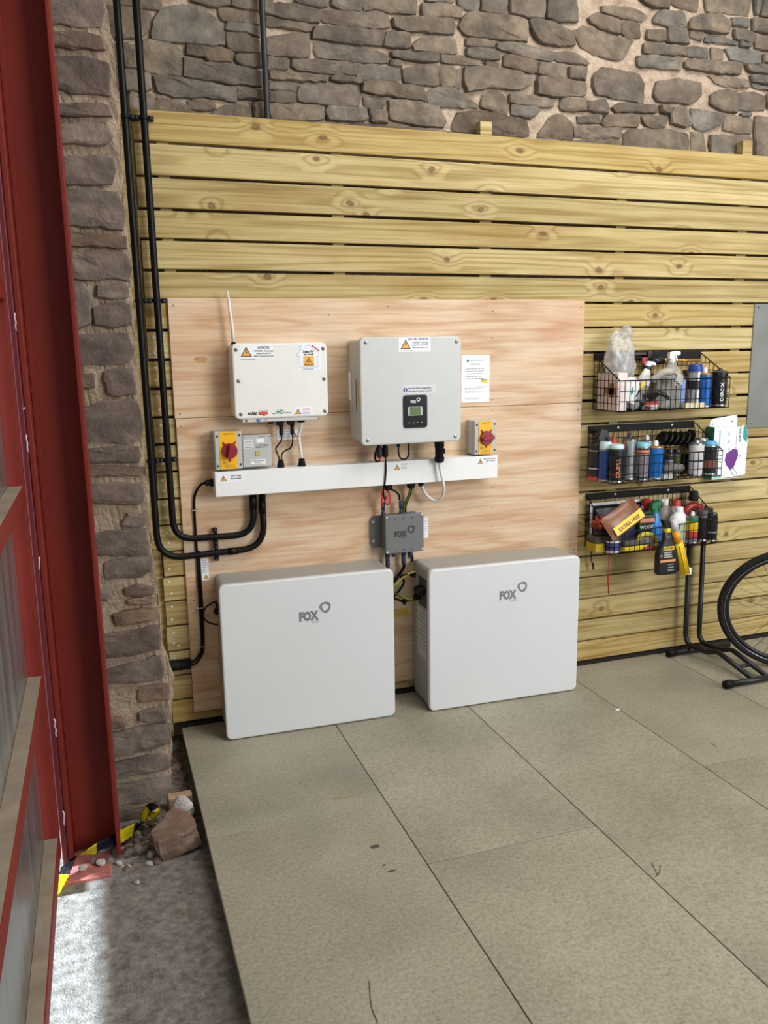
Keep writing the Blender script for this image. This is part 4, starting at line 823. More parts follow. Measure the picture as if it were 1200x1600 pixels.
# ------------------------------------------------------------------ battery cabinets
def battery(lab, cx, cy, rot, W, H, D, logo, recess):
    t = thing('battery_cabinet', lab, 'battery', (cx, cy, 0), (0, 0, rot), group='grey battery cabinets')
    x0, x1 = -W/2, W/2
    if recess:          # body with a connector recess in its left flank
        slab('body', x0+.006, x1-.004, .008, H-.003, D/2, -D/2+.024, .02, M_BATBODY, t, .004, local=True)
        rc_ = box('connector_recess', x0+.0045, x0+.0065, -.072, .035, H-.185, H-.055, plain('#3c3d40', .6), t, local=True)
        box('recess_lip', x0+.003, x0+.0062, -.075, -.071, H-.19, H-.05, M_BATBODY, rc_, local=True)
        for y, z, r in ((.005, H-.115, .022), (-.03, H-.11, .020), (.02, H-.15, .015)):
            lathe('black_plug', [(r, -.004), (r, .018), (r*.7, .028)], M_BLK, rc_, (x0+.003, y, z), 12, rot=Matrix.Rotation(math.radians(-90), 3, 'Y'), local=True)
        lb_ = box('rating_label', x0+.0052, x0+.0062, -.05, .06, H-.42, H-.20, plain('#bdbdb9', .45), t, local=True)
        bm = bmesh.new()
        for k in range(9): bm_box(bm, x0+.0049, x0+.0053, -.045, .02+.03*((k*7) % 3)/2, H-.222-k*.02, H-.215-k*.02)
        link('print', mk(bm), plain('#8d8d8a', .5), lb_, local=True)
    else:
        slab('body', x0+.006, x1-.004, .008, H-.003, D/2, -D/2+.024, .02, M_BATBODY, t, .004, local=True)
        box('side_socket', x0-.002, x0+.008, .02, .06, H-.15, H-.105, M_BLKM, t, .003, 1, local=True)
    slab('front_cover', x0, x1, 0.004, H, -D/2+.022, -D/2, .024, M_BATFRONT, t, .006, k=7, local=True)
    for sx in (-1, 1): box('foot', sx*W*.36-.05, sx*W*.36+.05, -D/2+.03, D/2-.02, 0, .01, M_BLKM, t, .002, 1, local=True)
    yl_ = -D/2-.0004; lx, lz = logo
    text('lettering', 'FOX', lx-.066, lz-.030, yl_, .050, M_LOGOG, t, width=.082, bold=.0021, local=True)
    text('lettering', 'ESS', lx-.014, lz-.044, yl_, .013, plain('#a9abad', .5), t, width=.030, local=True)
    ringlogo('ring_emblem', lx+.044, lz+.018, -D/2, .0215, M_LOGOG, t, local=True)
    return t
battery('left grey battery cabinet standing below the conduit bends', .472, -.1225, math.radians(-1.6), .722, .657, .196, (.020, .507), False)
battery('right grey battery cabinet with an open connector recess in its side', 1.345, -.152, math.radians(-1.6), .722, .640, .215, (.032, .508), True)
# cables between the cabinets
yy = -.06
cable('link_cable', 'green and yellow earth lead arching into the recess of the right battery', [p3(u, v, y) for u, v, y in ((616, 916, -.05), (628, 904, -.055), (640, 896, -.06), (652, 893, -.07), (662, 897, -.09), (668, 902, -.11))], .0042, M_EARTHY)
cable('link_cable', 'black lead arching just under the yellow lead into the right battery', [p3(u, v, y) for u, v, y in ((614, 904, -.05), (628, 899, -.055), (642, 897, -.06), (654, 897, -.07), (663, 901, -.09), (668, 906, -.11))], .0046, M_BLK)
cable('link_cable', 'thick black lead entering the recess below the arching leads', [p3(u, v, y) for u, v, y in ((640, 898, -.05), (652, 902, -.065), (662, 904, -.085), (669, 909, -.11))], .0055, M_BLK)
cable('link_cable', 'black lead curling down behind the right edge of the left battery', [p3(u, v, y) for u, v, y in ((625, 900, -.05), (631, 908, -.05), (629, 915, -.05), (624, 922, -.05), (614, 934, -.05))], .0052, M_BLK)
cable('link_cable', 'upper pale yellow lead crossing low between the two batteries', [p3(u, v, y) for u, v, y in ((612, 926, -.05), (624, 932, -.05), (634, 936, -.05), (648, 937, -.055), (660, 934, -.06))], .0035, M_EARTHY)
cable('link_cable', 'lower pale yellow lead crossing low between the two batteries', [p3(u, v, y) for u, v, y in ((612, 932, -.045), (624, 937, -.045), (634, 940, -.045), (648, 939, -.05), (664, 939, -.055))], .0035, M_EARTHY)
cable('link_cable', 'green lead bundled low behind the left battery edge', [p3(u, v, y) for u, v, y in ((612, 922, -.055), (622, 930, -.055), (631, 936, -.055), (640, 938, -.055), (660, 938, -.06))], .0034, M_EARTH)
ct = cable('link_cable', 'black lead bundled lowest between the two batteries', [p3(u, v, y) for u, v, y in ((612, 934, -.055), (622, 937, -.055), (631, 940, -.055), (648, 936, -.05), (664, 936, -.05))], .0042, M_BLK)
tp = at(631, 939, -.055); box('cable_tie', tp.x-.004, tp.x+.004, -.068, -.040, tp.z-.016, tp.z+.012, M_BLK, ct, .002, 1)

# ------------------------------------------------------------------ wire baskets
def basket(lab, x0, x1, zt, zr, zb, yf, sag=0.0):
    t = thing('wire_basket', lab, 'basket', ((x0+x1)/2, 0, zb), group='black wire baskets')
    yb_ = -.006
    pl_ = box('back_plate', x0, x1, yb_, -.0005, zt-.034, zt, M_BLKWIRE, t, .001, 1)
    for q in (.27, .78): disc('plate_screw', x0+(x1-x0)*q, zt-.016, yb_, .007, .002, M_STEEL, pl_, 10)
    zl, zr_ = zr-sag, zr+sag
    bm = bmesh.new(); r = .0017; yi = yb_-.003
    def wire(a, b): bm_tube(bm, [a, b], r, 5)
    nx = 22
    for i in range(nx+1):
        x = x0+(x1-x0)*i/nx; zf = zl+(zr_-zl)*i/nx
        wire((x, yi, zt-.03), (x, yi, zb)); wire((x, yi, zb), (x, yf, zb)); wire((x, yf, zb), (x, yf, zf))
    for k in range(1, 4):
        z = zb+(zt-zb)*k/4; wire((x0, yi, z), (x1, yi, z))
    for k in range(3):
        f = k/3; wire((x0, yf, zb+(zl-zb)*f), (x1, yf, zb+(zr_-zb)*f))
    for k in range(4): wire((x0, yi+(yf-yi)*k/3, zb), (x1, yi+(yf-yi)*k/3, zb))
    for x, zf in ((x0, zl), (x1, zr_)):
        for k in range(1, 7):
            y = yi+(yf-yi)*k/7; wire((x, y, zb), (x, y, zt-.01+(zf-zt+.01)*k/7))
        for k in range(0, 7):
            z = zb+(zt-.02-zb)*k/7
            fr = 1.0 if z <= zf else (zt-.01-z)/(zt-.01-zf)
            wire((x, yi, z), (x, yi+(yf-yi)*fr, z))
    tag(link('wire_grid', mk(bm), M_BLKWIRE, t, True), kind='stuff')
    tube('rim', [(x0, yi, zt-.01), (x0, yf, zl), (x1, yf, zr_), (x1, yi, zt-.01)], .0028, M_BLKWIRE, t, 8)
    return t
B1 = dict(x0=1.912, x1=2.515, zt=1.526, zr=1.405, zb=1.267, yf=-.215)
B2 = dict(x0=1.895, x1=2.500, zt=1.190, zr=1.064, zb=.942, yf=-.212)
B3 = dict(x0=1.893, x1=2.497, zt=.866, zr=.720, zb=.612, yf=-.210)
basket('top black wire basket on the slats', **B1)
basket('middle black wire basket full of spray cans', **B2)
basket('bottom black wire basket holding cleaning bottles', sag=.013, **B3)

# --- contents -------------------------------------------------------
def span(u0, u1, v, y): a = at(u0, v, y); b = at(u1, v, y); return (a.x+b.x)/2, (b.x-a.x)/2
def zof(u, v, y): return at(u, v, y).z
def can(lab, u0, u1, vtop, y, zb, body, shoulder=None, cap=None, nozzle=None, stripe=None, name='spray_can', cat='spray can', capfrac=.16, txt=None, txtm=None, base=None, maxr=.036):
    x, r = span(u0, u1, vtop+20, y); r = min(r, maxr); z0 = zb+.0025; h = zof((u0+u1)/2, vtop, y)-z0
    t = thing(name, lab, cat, (x, y, z0)); shoulder = shoulder or M_STEEL
    hb = h*(1-capfrac-.06) if (cap or nozzle) else h*.86
    lathe('base_rim', [(r*.92, 0), (r, .002), (r, .008), (r*.96, .010)], base or M_STEEL, t, (x, y, z0), 20)
    lathe('can_body', [(r*.97, .0095), (r*.97, hb)], body, t, (x, y, z0), 22)
    lathe('shoulder', [(r*.97, hb), (r, hb+.002), (r*.97, hb+.006), (r*.62, hb+h*.055), (r*.45, hb+h*.06)], shoulder, t, (x, y, z0), 22)
    if cap: lathe('cap', [(r*.9, hb+.004), (r*.93, hb+h*.05), (r*.90, h-.008), (r*.78, h)], cap, t, (x, y, z0), 22)
    if nozzle: lathe('nozzle', [(r*.34, hb+h*.055), (r*.34, h-.010), (r*.24, h-.004), (r*.2, h)], nozzle, t, (x, y, z0), 12)
    if stripe:
        for f0, f1, m in stripe: lathe('label_band', [(r*.985, hb*f0), (r*.985, hb*f1)], m, t, (x, y, z0), 22)
    if txt:
        text('lettering', txt, x-.004, z0+hb*.16, y-r*1.0-.0006, r*.75, txtm or M_LABEL, t, rot=Matrix.Rotation(math.radians(-90), 4, 'Y'), width=hb*.55)
    return t
def bottle(lab, u0, u1, vtop, y, zb, body, cap, name='bottle', cat='bottle', neck=.45, capw=.42, labm=None, sy=.7, top=None, capf=.14, sh=.7, lean=0.0):
    x, r = span(u0, u1, vtop+25, y); z0 = zb+.0025; h = zof((u0+u1)/2, vtop, y)-z0; sy = min(sy, .045/max(r, .01))
    t = thing(name, lab, cat, (x, y, z0), (0, lean, 0))
    lathe('body', [(r*.9, 0), (r, .006), (r, h*sh*.9), (r*.93, h*sh), (r*neck*1.1, h*(1-capf)-.006), (r*neck, h*(1-capf))], body, t, n=20, sy=sy, local=True)
    lathe('cap', [(r*capw, h*(1-capf)-.002), (r*capw, h-.003), (r*capw*.92, h)], cap, t, n=16, sy=min(1, sy*1.3), local=True)
    if labm: lathe('wrap_label', [(r*1.012, h*sh*.15), (r*1.012, h*sh*.78)], labm, t, n=20, sy=sy, local=True)
    return t
def trigger(t, x, y, z, s, mat, mat2=None, flip=1, loc=True):
    """trigger spray head above a neck at (x,y,z), pointing along flip*x"""
    f = flip
    prism('spray_head', [(x-f*s*.32, z+s*.30), (x-f*s*.30, z+s*.72), (x+f*s*.30, z+s*.86), (x+f*s*.62, z+s*.78), (x+f*s*.62, z+s*.58), (x+f*s*.18, z+s*.52), (x+f*s*.14, z+s*.30)], y+s*.16, y-s*.16, mat, t, loc)
    prism('trigger_lever', [(x+f*s*.22, z+s*.55), (x+f*s*.36, z+s*.56), (x+f*s*.46, z+s*.12), (x+f*s*.38, z+s*.10)], y+s*.08, y-s*.08, mat2 or mat, t, loc)
    lathe('collar', [(s*.26, 0), (s*.26, s*.28), (s*.22, s*.32)], mat2 or mat, t, (x, y, z), 14, local=loc)
def blob(name, c, rx, ry, rz, mat, t, amp=.2, freq=20, seed=0, sub=3):
    bm = bmesh.new(); bmesh.ops.create_icosphere(bm, subdivisions=sub, radius=1.0)
    for v in bm.verts:
        n = v.co.normalized(); k = 1+amp*noise.noise(n*freq*.15+Vector((seed*7.3, seed, 0)))+amp*.5*noise.noise(n*freq*.4+Vector((seed, 3, seed)))
        v.co = Vector((c[0]+n.x*rx*k, c[1]+n.y*ry*k, c[2]+n.z*rz*k))
    return link(name, mk(bm), mat, t, True)
C_SILVER = plain('#b9bcbf', .25, .8); C_BLUE = plain('#1f66b8', .3, .2); C_DBLUE = plain('#1d3f86', .35); C_CYAN = plain('#7cc3d6', .4); C_PALE = plain('#bcd6dc', .4); C_BLACK = plain('#121316', .35); C_DGREY = plain('#3a3b3e', .5); C_WHITE = plain('#e4e4e2', .4); C_RED = plain('#c23a34', .4); C_GOLD = plain('#b98a3c', .3, .6); C_YEL = plain('#ecc21a', .4); C_GREEN = plain('#1c7a46', .4); C_DGREEN = plain('#1d3b2a', .5); C_ORANGE = plain('#d07a4a', .5); C_BROWN = plain('#6a4530', .6); C_GREY = plain('#8d8e8e', .5)
M_BAG = mat_clear('clear_polythene', '#d9d8d4', .42, .18); M_CLEAR = mat_clear('clear_plastic', '#c9ccca', .30, .1)
# top basket
zb = B1['zb']
t = thing('carton', 'pale pink carton with a brown bow print at the left end of the top basket', 'box', (1.945, -.11, zb)); box('carton_body', 1.917, 1.966, -.195, -.025, zb+.0025, zb+.172, plain('#e6d6d2', .6), t, .002, 1)
box('printed_bow', 1.9162, 1.917, -.185, -.085, zb+.075, zb+.105, plain('#a8713c', .6), t); box('printed_bow', 1.9162, 1.917, -.165, -.130, zb+.062, zb+.125, plain('#9c6534', .6), t)
t = thing('plastic_bag', 'crumpled clear plastic bag standing up out of the top basket', 'bag', (2.03, -.10, zb)); a = at(969, 556, -.1)
blob('bag_film', (a.x, -.10, a.z-.035), .072, .05, .145, M_BAG, t, .28, 16, 2, 4); blob('bag_twist', (a.x+.03, -.10, a.z+.105), .028, .02, .03, M_BAG, t, .5, 20, 5, 3); blob('bag_contents', (a.x+.012, -.10, a.z-.06), .04, .03, .065, plain('#6e7078', .4), t, .35, 22, 7, 3)
t = thing('spray_bottle', 'white spray bottle with a grey label leaning against the plastic bag', 'bottle', (2.10, -.09, zb+.04), (0, math.radians(18), 0)); lathe('body', [(.03, 0), (.032, .008), (.032, .10), (.02, .135), (.014, .15)], C_WHITE, t, n=18, sy=.8, local=True); lathe('grey_band', [(.0325, .03), (.0325, .075)], C_GREY, t, n=18, sy=.8, local=True); trigger(t, 0, 0, .148, .05, C_WHITE, C_DGREY, 1)
t = thing('wipes_pouch', 'white pouch with a teal drop print behind the front wires of the top basket', 'pouch', (2.055, -.185, zb+.02)); a = at(985, 608, -.185)
prism('pouch_body', [(a.x+.042*math.cos(k*math.pi/10), a.z+.012+.042*math.sin(k*math.pi/10)) for k in range(11)]+[(a.x-.03, a.z-.05), (a.x+.02, a.z-.07)], -.178, -.192, C_WHITE, t); prism('drop_print', [(a.x+.002, a.z-.03), (a.x+.012, a.z-.012), (a.x+.006, a.z+.012), (a.x-.004, a.z-.012)], -.192, -.1926, plain('#2a7f96', .5), t)
t = thing('grey_pouch', 'folded grey pouch low behind the white pouch in the top basket', 'pouch', (2.02, -.165, zb+.003)); blob('pouch_body', (2.025, -.165, zb+.055), .045, .012, .052, C_GREY, t, .25, 18, 4)
t = thing('utility_knife', 'yellow and black knife lying tilted near the middle of the top basket', 'knife', (2.11, -.18, zb+.05)); a = at(990, 622, -.185); b2 = at(1006, 598, -.185); tube('handle', [(a.x, -.185, a.z), ((a.x+b2.x)/2, -.185, (a.z+b2.z)/2)], .008, C_BLACK, t, 8); tube('grip', [((a.x+b2.x)/2, -.185, (a.z+b2.z)/2), (b2.x, -.185, b2.z)], .009, C_YEL, t, 8)
t = thing('black_glove', 'crumpled black glove heaped on the floor of the top basket', 'glove', (2.07, -.12, zb)); blob('palm', (2.07, -.13, zb+.038), .07, .05, .032, C_BLACK, t, .35, 20, 3)
for k in range(4): tube('finger', catmull([(2.10+.012*k, -.15, zb+.05), (2.125+.016*k, -.165, zb+.075), (2.15+.02*k, -.17, zb+.085-.012*k)]), .0085, C_BLACK, t, 8)
t = thing('sealant_tub', 'small white tub with a red lid at the bottom of the top basket', 'tub', (2.17, -.17, zb)); x, r = span(1004, 1026, 630, -.17); lathe('tub_body', [(r*.9, .003), (r, .026)], C_WHITE, t, (x, -.17, zb), 18); lathe('lid', [(r*1.03, .026), (r*1.03, .036), (r*.95, .038)], C_RED, t, (x, -.17, zb), 18)
t = thing('maroon_cloth', 'small maroon cloth under the black glove in the top basket', 'cloth', (2.12, -.19, zb)); blob('cloth', (2.10, -.192, zb+.013), .032, .014, .010, plain('#7a2436', .8), t, .4, 20, 9)
t = thing('spray_bottle', 'clear spray bottle with a white trigger in the top basket', 'bottle', (2.245, -.13, zb+.0025)); x, r = span(1028, 1067, 610, -.13); t.location = (x, -.13, zb+.0025); MW[t.name] = Matrix.Translation((x, -.13, zb+.0025)); hh = zof(1050, 566, -.13)-zb
lathe('body', [(r*.9, 0), (r, .006), (r, hh*.62), (r*.85, hh*.74), (r*.35, hh*.92), (r*.33, hh)], M_CLEAR, t, n=20, sy=.7, local=True); box('blue_label', r*.15, r*.62, -r*.70-.001, -r*.70+.004, .03, hh*.62, plain('#7f98cf', .45), t, local=True); trigger(t, 0, 0, hh-.004, .062, C_WHITE, C_WHITE, 1)
t = thing('pump_lance', 'black pump handle with a brass lance lying across the top basket', 'sprayer', (2.2, -.07, 1.45)); a = at(1019, 565, -.07); b2 = at(1036, 564, -.07); c_ = at(1093, 563, -.07)
tube('pump_handle', [(a.x, -.07, a.z), (b2.x, -.07, b2.z)], .016, C_BLACK, t, 14); tube('brass_collar', [(b2.x, -.07, b2.z), (b2.x+.02, -.07, b2.z)], .014, C_GOLD, t, 12); tube('valve_body', [(b2.x+.02, -.07, b2.z), (b2.x+.055, -.07, b2.z)], .019, C_BLACK, t, 12); tube('brass_lance', [(b2.x+.055, -.07, b2.z), (c_.x, -.07, c_.z)], .008, C_GOLD, t, 10); tube('valve_stem', [(b2.x+.035, -.07, b2.z-.025), (b2.x+.035, -.07, b2.z+.03)], .006, C_GOLD, t, 8)
t = thing('sprayer_cap', 'wide black sprayer cap below the brass lance in the top basket', 'cap', (2.21, -.08, zb)); x, r = span(1026, 1048, 588, -.075); lathe('cap_ring', [(r, .115), (r, .135), (r*.9, .138)], C_BLACK, t, (x, -.055, zb), 18); lathe('tank', [(r*.8, .003), (r*.8, .115)], M_CLEAR, t, (x, -.055, zb), 18)
t = thing('divider_bracket', 'upright black plastic bracket against the back of the top basket', 'bracket', (2.19, -.035, 1.40)); a = at(1014, 548, -.03); b2 = at(1014, 592, -.03); box('upright', a.x-.012, a.x+.014, -.04, -.022, b2.z, a.z, C_BLACK, t, .003, 1); box('crossbar', a.x-.10, a.x+.012, -.032, -.022, a.z-.02, a.z-.006, C_BLACK, t, .002, 1); box('red_tab', a.x-.045, a.x-.014, -.045, -.034, a.z-.066, a.z-.03, plain('#a32a3a', .5), t, .003, 1)
t = thing('grey_glove', 'limp pale grey rubber glove draped over the front wire of the top basket', 'glove', (2.24, -.20, 1.40)); a = at(1040, 588, -.20)
tube('cuff', catmull([(a.x-.05, -.17, a.z-.02), (a.x-.01, -.19, a.z+.015), (a.x+.03, -.20, a.z+.02)]), .017, plain('#a9a59d', .6), t, 10)
for k in range(3): tube('finger', catmull([(a.x+.02+.012*k, -.20, a.z+.018), (a.x+.045+.01*k, -.224, a.z+.008-.006*k), (a.x+.035+.012*k, -.228, a.z-.025-.008*k)]), .008, plain('#a9a59d', .6), t, 8)
can('tall dark brown bottle behind the steel flask in the top basket', 1066, 1077, 578, -.06, zb, plain('#3a241c', .4), cap=plain('#2a1a14', .4), name='oil_bottle', cat='bottle')
can('steel can with a broad royal blue cap in the top basket', 1075, 1097, 569, -.14, zb, C_SILVER, cap=plain('#1f3f94', .4), stripe=((.52, .78, C_BLACK),), capfrac=.14)
can('slim bright blue can with a white nozzle in the top basket', 1092, 1110, 574, -.17, zb, C_BLUE, shoulder=C_GOLD, nozzle=C_WHITE, capfrac=.13)
can('matt black can with white upright lettering at the right of the top basket', 1112, 1137, 575, -.15, zb, C_BLACK, shoulder=C_DGREY, nozzle=C_BLACK, capfrac=.06, txt='DIROX')
t = thing('sponge_block', 'pale cream block under the cans in the top basket', 'block', (2.36, -.195, zb)); x, r = span(1068, 1100, 637, -.197); box('block', x-r, x+r, -.207, -.186, zb+.0025, zb+.026, plain('#e3d6b2', .8), t, .003, 1)
# middle basket
zb = B2['zb']
can('dark can with a red base at the far left of the middle basket', 921, 940, 692, -.08, zb, plain('#231c1d', .4), cap=C_BLACK, base=C_RED, stripe=((.03, .14, C_RED), (.4, .43, C_WHITE)))
t = thing('trigger_sprayer', 'black trigger top leaning at the back left of the middle basket', 'spray head', (1.98, -.05, 1.08)); a = at(941, 690, -.05); prism('head_body', [(a.x-.035, a.z-.05), (a.x+.02, a.z-.05), (a.x+.032, a.z+.02), (a.x+.015, a.z+.055), (a.x-.015, a.z+.06), (a.x-.03, a.z+.02)], -.04, -.066, C_DGREY, t); tube('stem', [(a.x, -.05, zb+.003), (a.x, -.05, a.z-.04)], .012, C_BLACK, t, 10)
can('matt blue can behind the front black can in the middle basket', 937, 955, 690, -.13, zb, C_DBLUE, cap=C_PALE)
t = thing('oil_funnel', 'red cone nozzle poking up between cans in the middle basket', 'nozzle', (2.0, -.10, zb)); a = at(959, 681, -.10); lathe('cone', [(.024, -.06), (.024, -.045), (.004, 0)], C_RED, t, (a.x, -.10, a.z), 14); lathe('bottle_body', [(.026, .003), (.026, a.z-zb-.061)], C_DGREY, t, (a.x, -.10, zb), 14)
can('black can with a pale blue lid at the front left of the middle basket', 951, 975, 694, -.175, zb, C_BLACK, shoulder=C_DGREY, cap=C_PALE, stripe=((.2, .30, plain('#5a3a2c', .4)),), capfrac=.09, txt='DUPLI', txtm=C_ORANGE)
can('tall silver can with a domed top in the middle basket', 974, 993, 676, -.13, zb, C_SILVER, nozzle=C_DGREY, capfrac=.10)
can('black and silver can with a cyan cap in the middle basket', 995, 1013, 691, -.17, zb, plain('#2c2d31', .35), cap=C_CYAN, stripe=((.12, .85, plain('#8c8489', .35, .3)), (.88, .96, C_ORANGE)), capfrac=.10)
can('bare silver can with a white nozzle standing behind the blue can', 1001, 1019, 679, -.075, zb, C_SILVER, nozzle=C_WHITE, capfrac=.12)
can('shiny blue can with a white nozzle at the front of the middle basket', 1011, 1037, 688, -.17, zb, plain('#1d72c4', .25, .3), shoulder=C_GOLD, nozzle=C_WHITE, capfrac=.13, stripe=((.02, .08, C_SILVER),))
t = thing('disc_rack', 'row of black discs standing on a black holder in the middle basket', 'rack', (2.24, -.08, zb)); x, _ = span(1045, 1046, 700, -.08)
for k in range(6):
    p = at(1034+k*8, 685, -.08); lathe('disc', [(.038, 0), (.038, .004), (.036, .006)], C_BLACK, t, (p.x, -.08-.004*k, p.z), 20, rot=RY @ Matrix.Rotation(math.radians(35), 3, 'X') if False else Matrix.Rotation(math.radians(-62), 3, 'Y'))
p0 = at(1030, 700, -.08); p1 = at(1080, 695, -.08); box('holder', p0.x, p1.x, -.10, -.06, zb+.003, p0.z-.03, C_BLACK, t, .004, 1); q = at(1081, 686, -.06); box('end_plate', q.x-.008, q.x+.008, -.085, -.03, q.z-.05, q.z+.045, C_BLACK, t, .006, 2)
can('narrow dark bottle with a silver streak in front of the black discs', 1040, 1051, 702, -.14, zb, plain('#2a2a2c', .25), stripe=((.1, .8, C_SILVER),), cap=C_BLACK, name='small_bottle', cat='bottle')
can('narrow olive bottle beside the dark bottle in the middle basket', 1052, 1062, 702, -.14, zb, plain('#4a4626', .4), cap=C_BLACK, name='small_bottle', cat='bottle')
t = thing('cloth_roll', 'grey rolled cloth on the floor of the middle basket', 'cloth', (2.22, -.185, zb)); a = at(1036, 733, -.185); b2 = at(1066, 733, -.185); tube('roll', [(a.x, -.185, a.z), ((a.x+b2.x)/2, -.186, a.z+.002), (b2.x, -.185, a.z)], .019, plain('#77756f', .85), t, 12, radii=[.017, .02, .017]); tube('band', [((a.x+b2.x)/2-.004, -.1855, a.z+.001), ((a.x+b2.x)/2+.004, -.1855, a.z+.001)], .0205, plain('#5e5c57', .8), t, 12)
t = thing('small_carton', 'small white carton below the rolled cloth in the middle basket', 'box', (2.2, -.19, zb)); x, r = span(1033, 1048, 745, -.19); box('carton_body', x-r, x+r, -.203, -.170, zb+.0025, zb+.024, plain('#c6c8c8', .5), t, .001, 1); print_lines('print', x-r+.003, x+r-.003, zb+.02, .006, 3, -.203, .002, M_INKGREY, t)
can('white and silver can third from the right rim of the middle basket', 1078, 1098, 687, -.16, zb, plain('#cfcdd0', .35), nozzle=C_SILVER, stripe=((.46, .50, C_DGREY),), capfrac=.07)
can('crumple-topped silver can behind the two right cans of the middle basket', 1086, 1104, 684, -.08, zb, C_SILVER, cap=C_SILVER)
can('black can with a cyan lid at the right end of the middle basket', 1098, 1119, 689, -.155, zb, C_BLACK, cap=plain('#4fa3c4', .4), stripe=((.25, .55, plain('#7a4a3c', .4)),), capfrac=.10)
# bottom basket
zb = B3['zb']
t = thing('framed_panel', 'black panel with a white border leaning at the back of the bottom basket', 'panel', (2.04, -.03, zb)); a = at(921, 786, -.03); b2 = at(1003, 783, -.03); bb = at(921, 850, -.03)
box('panel', a.x, b2.x, -.036, -.028, zb+.003, a.z, C_BLACK, t, .001, 1); box('white_border', a.x, b2.x, -.038, -.036, a.z-.014, a.z, C_WHITE, t); box('white_border', a.x, a.x+.014, -.038, -.036, zb+.003, a.z-.014, C_WHITE, t); box('grey_sheet', a.x+.035, b2.x-.02, -.038, -.036, a.z-.10, a.z-.030, plain('#9aa0a8', .5), t); box('bright_pane', b2.x-.03, b2.x-.018, -.0395, -.038, a.z-.045, a.z-.026, plain('#d8d0a0', .5), t)
t = thing('cleaning_mitt', 'red shaggy mitt at the left of the bottom basket', 'mitt', (1.98, -.11, zb)); a = at(943, 818, -.12); blob('mitt', (a.x, -.12, a.z), .052, .035, .032, plain('#a8402c', .85), t, .5, 30, 3, 4); blob('mitt_lining', (a.x-.005, -.125, a.z-.045), .05, .03, .022, plain('#2a1c1c', .8), t, .3, 20, 6)
t = thing('sponge', 'tall yellow and grey sponge at the left end of the bottom basket', 'sponge', (1.95, -.13, zb)); x, r = span(923, 944, 852, -.13); box('yellow_pad', x-r, x+r, -.17, -.09, zb+.003, zb+.045, plain('#b59b1e', .9), t, .006, 2); box('grey_pad', x-r, x+r, -.168, -.092, zb+.0455, zb+.075, plain('#4a4640', .9), t, .006, 2)
t = thing('wax_tub', 'white and blue round tub with a dark lid at the front of the bottom basket', 'tub', (1.98, -.175, zb)); x, r = span(945, 967, 855, -.172); lathe('tub_body', [(r*.9, .003), (r, .010), (r, .062)], C_WHITE, t, (x, -.172, zb), 20); lathe('blue_label', [(r*1.012, .014), (r*1.012, .052)], plain('#3a3f78', .45), t, (x, -.172, zb), 20); lathe('lid', [(r*1.06, .062), (r*1.06, .075), (r*.96, .078)], plain('#5a4a40', .5), t, (x, -.172, zb), 20)
t = thing('sponge', 'flat grey sponge with a yellow base beside the round tub', 'sponge', (2.06, -.16, zb)); x, r = span(968, 1004, 860, -.165); box('yellow_pad', x-r, x+r, -.197, -.125, zb+.003, zb+.024, plain('#d8c21c', .9), t, .005, 2); box('grey_pad', x-r, x+r, -.195, -.127, zb+.0245, zb+.050, plain('#5d5a58', .9), t, .006, 2)
bottle('white square bottle with a navy label behind the flat sponge', 960, 993, 785, -.095, zb, C_WHITE, C_WHITE, labm=plain('#2c3560', .45), sy=.6, sh=.74)
pk = thing('snack_packet', 'brown packet with a yellow EXTRA FREE band resting across the bottom basket', 'packet', (2.03, -.19, .76)); a = at(971, 810, -.19)
ang = math.radians(27); bm = bmesh.new(); G = []
for i in range(13):
    row = []
    for j in range(9):
        u, v = (i/12-.5), (j/8-.5); puff = .016*(1-(2*u)**4)*(1-(2*v)**4)
        row.append((bm.verts.new((u*.215, -puff-.001+.002*noise.noise(Vector((i*.6, j*.6, 1))), v*.115)), bm.verts.new((u*.215, puff*.8+.001, v*.115))))
    G.append(row)
for i in range(12):
    for j in range(8):
        bm.faces.new((G[i][j][0], G[i+1][j][0], G[i+1][j+1][0], G[i][j+1][0])); bm.faces.new((G[i][j][1], G[i][j+1][1], G[i+1][j+1][1], G[i+1][j][1]))
me = mk(bm); MR = Matrix.Translation((a.x, -.20, a.z)) @ Matrix.Rotation(math.radians(-20), 4, 'X') @ Matrix.Rotation(-ang, 4, 'Y'); me.transform(MR); link('wrapper', me, plain('#7a4a2e', .35, 0, .35, 22), pk, True)
def on_pack(name, x0, x1, z0, z1, y, mat, par):
    bm = bmesh.new(); bm_box(bm, x0, x1, y-.0006, y, z0, z1); me = mk(bm); me.transform(MR); return link(name, me, mat, par)
bd = on_pack('yellow_band', -.085, .098, -.047, -.005, -.0185, C_YEL, pk)
for s_, z_, sz, wd in (('EXTRA FREE', -.038, .024, .135),):
    cu = bpy.data.curves.new('t', 'FONT'); cu.body = s_; cu.size = sz; cu.align_x = 'CENTER'; cu.resolution_u = 2; cu.offset = sz*.03; tt = bpy.data.objects.new('t', cu); COL.objects.link(tt); dg = bpy.context.evaluated_depsgraph_get(); dg.update(); me = bpy.data.meshes.new_from_object(tt.evaluated_get(dg)); bpy.data.objects.remove(tt)
    xs = [v.co.x for v in me.vertices]; k = wd/(max(xs)-min(xs)); me.transform(MR @ Matrix.Translation((.006, -.0197, z_)) @ Matrix.Rotation(math.radians(90), 4, 'X') @ Matrix.Diagonal((k, 1, 1, 1))); me.materials.clear(); link('lettering', me, plain('#6a3a10', .5), bd)
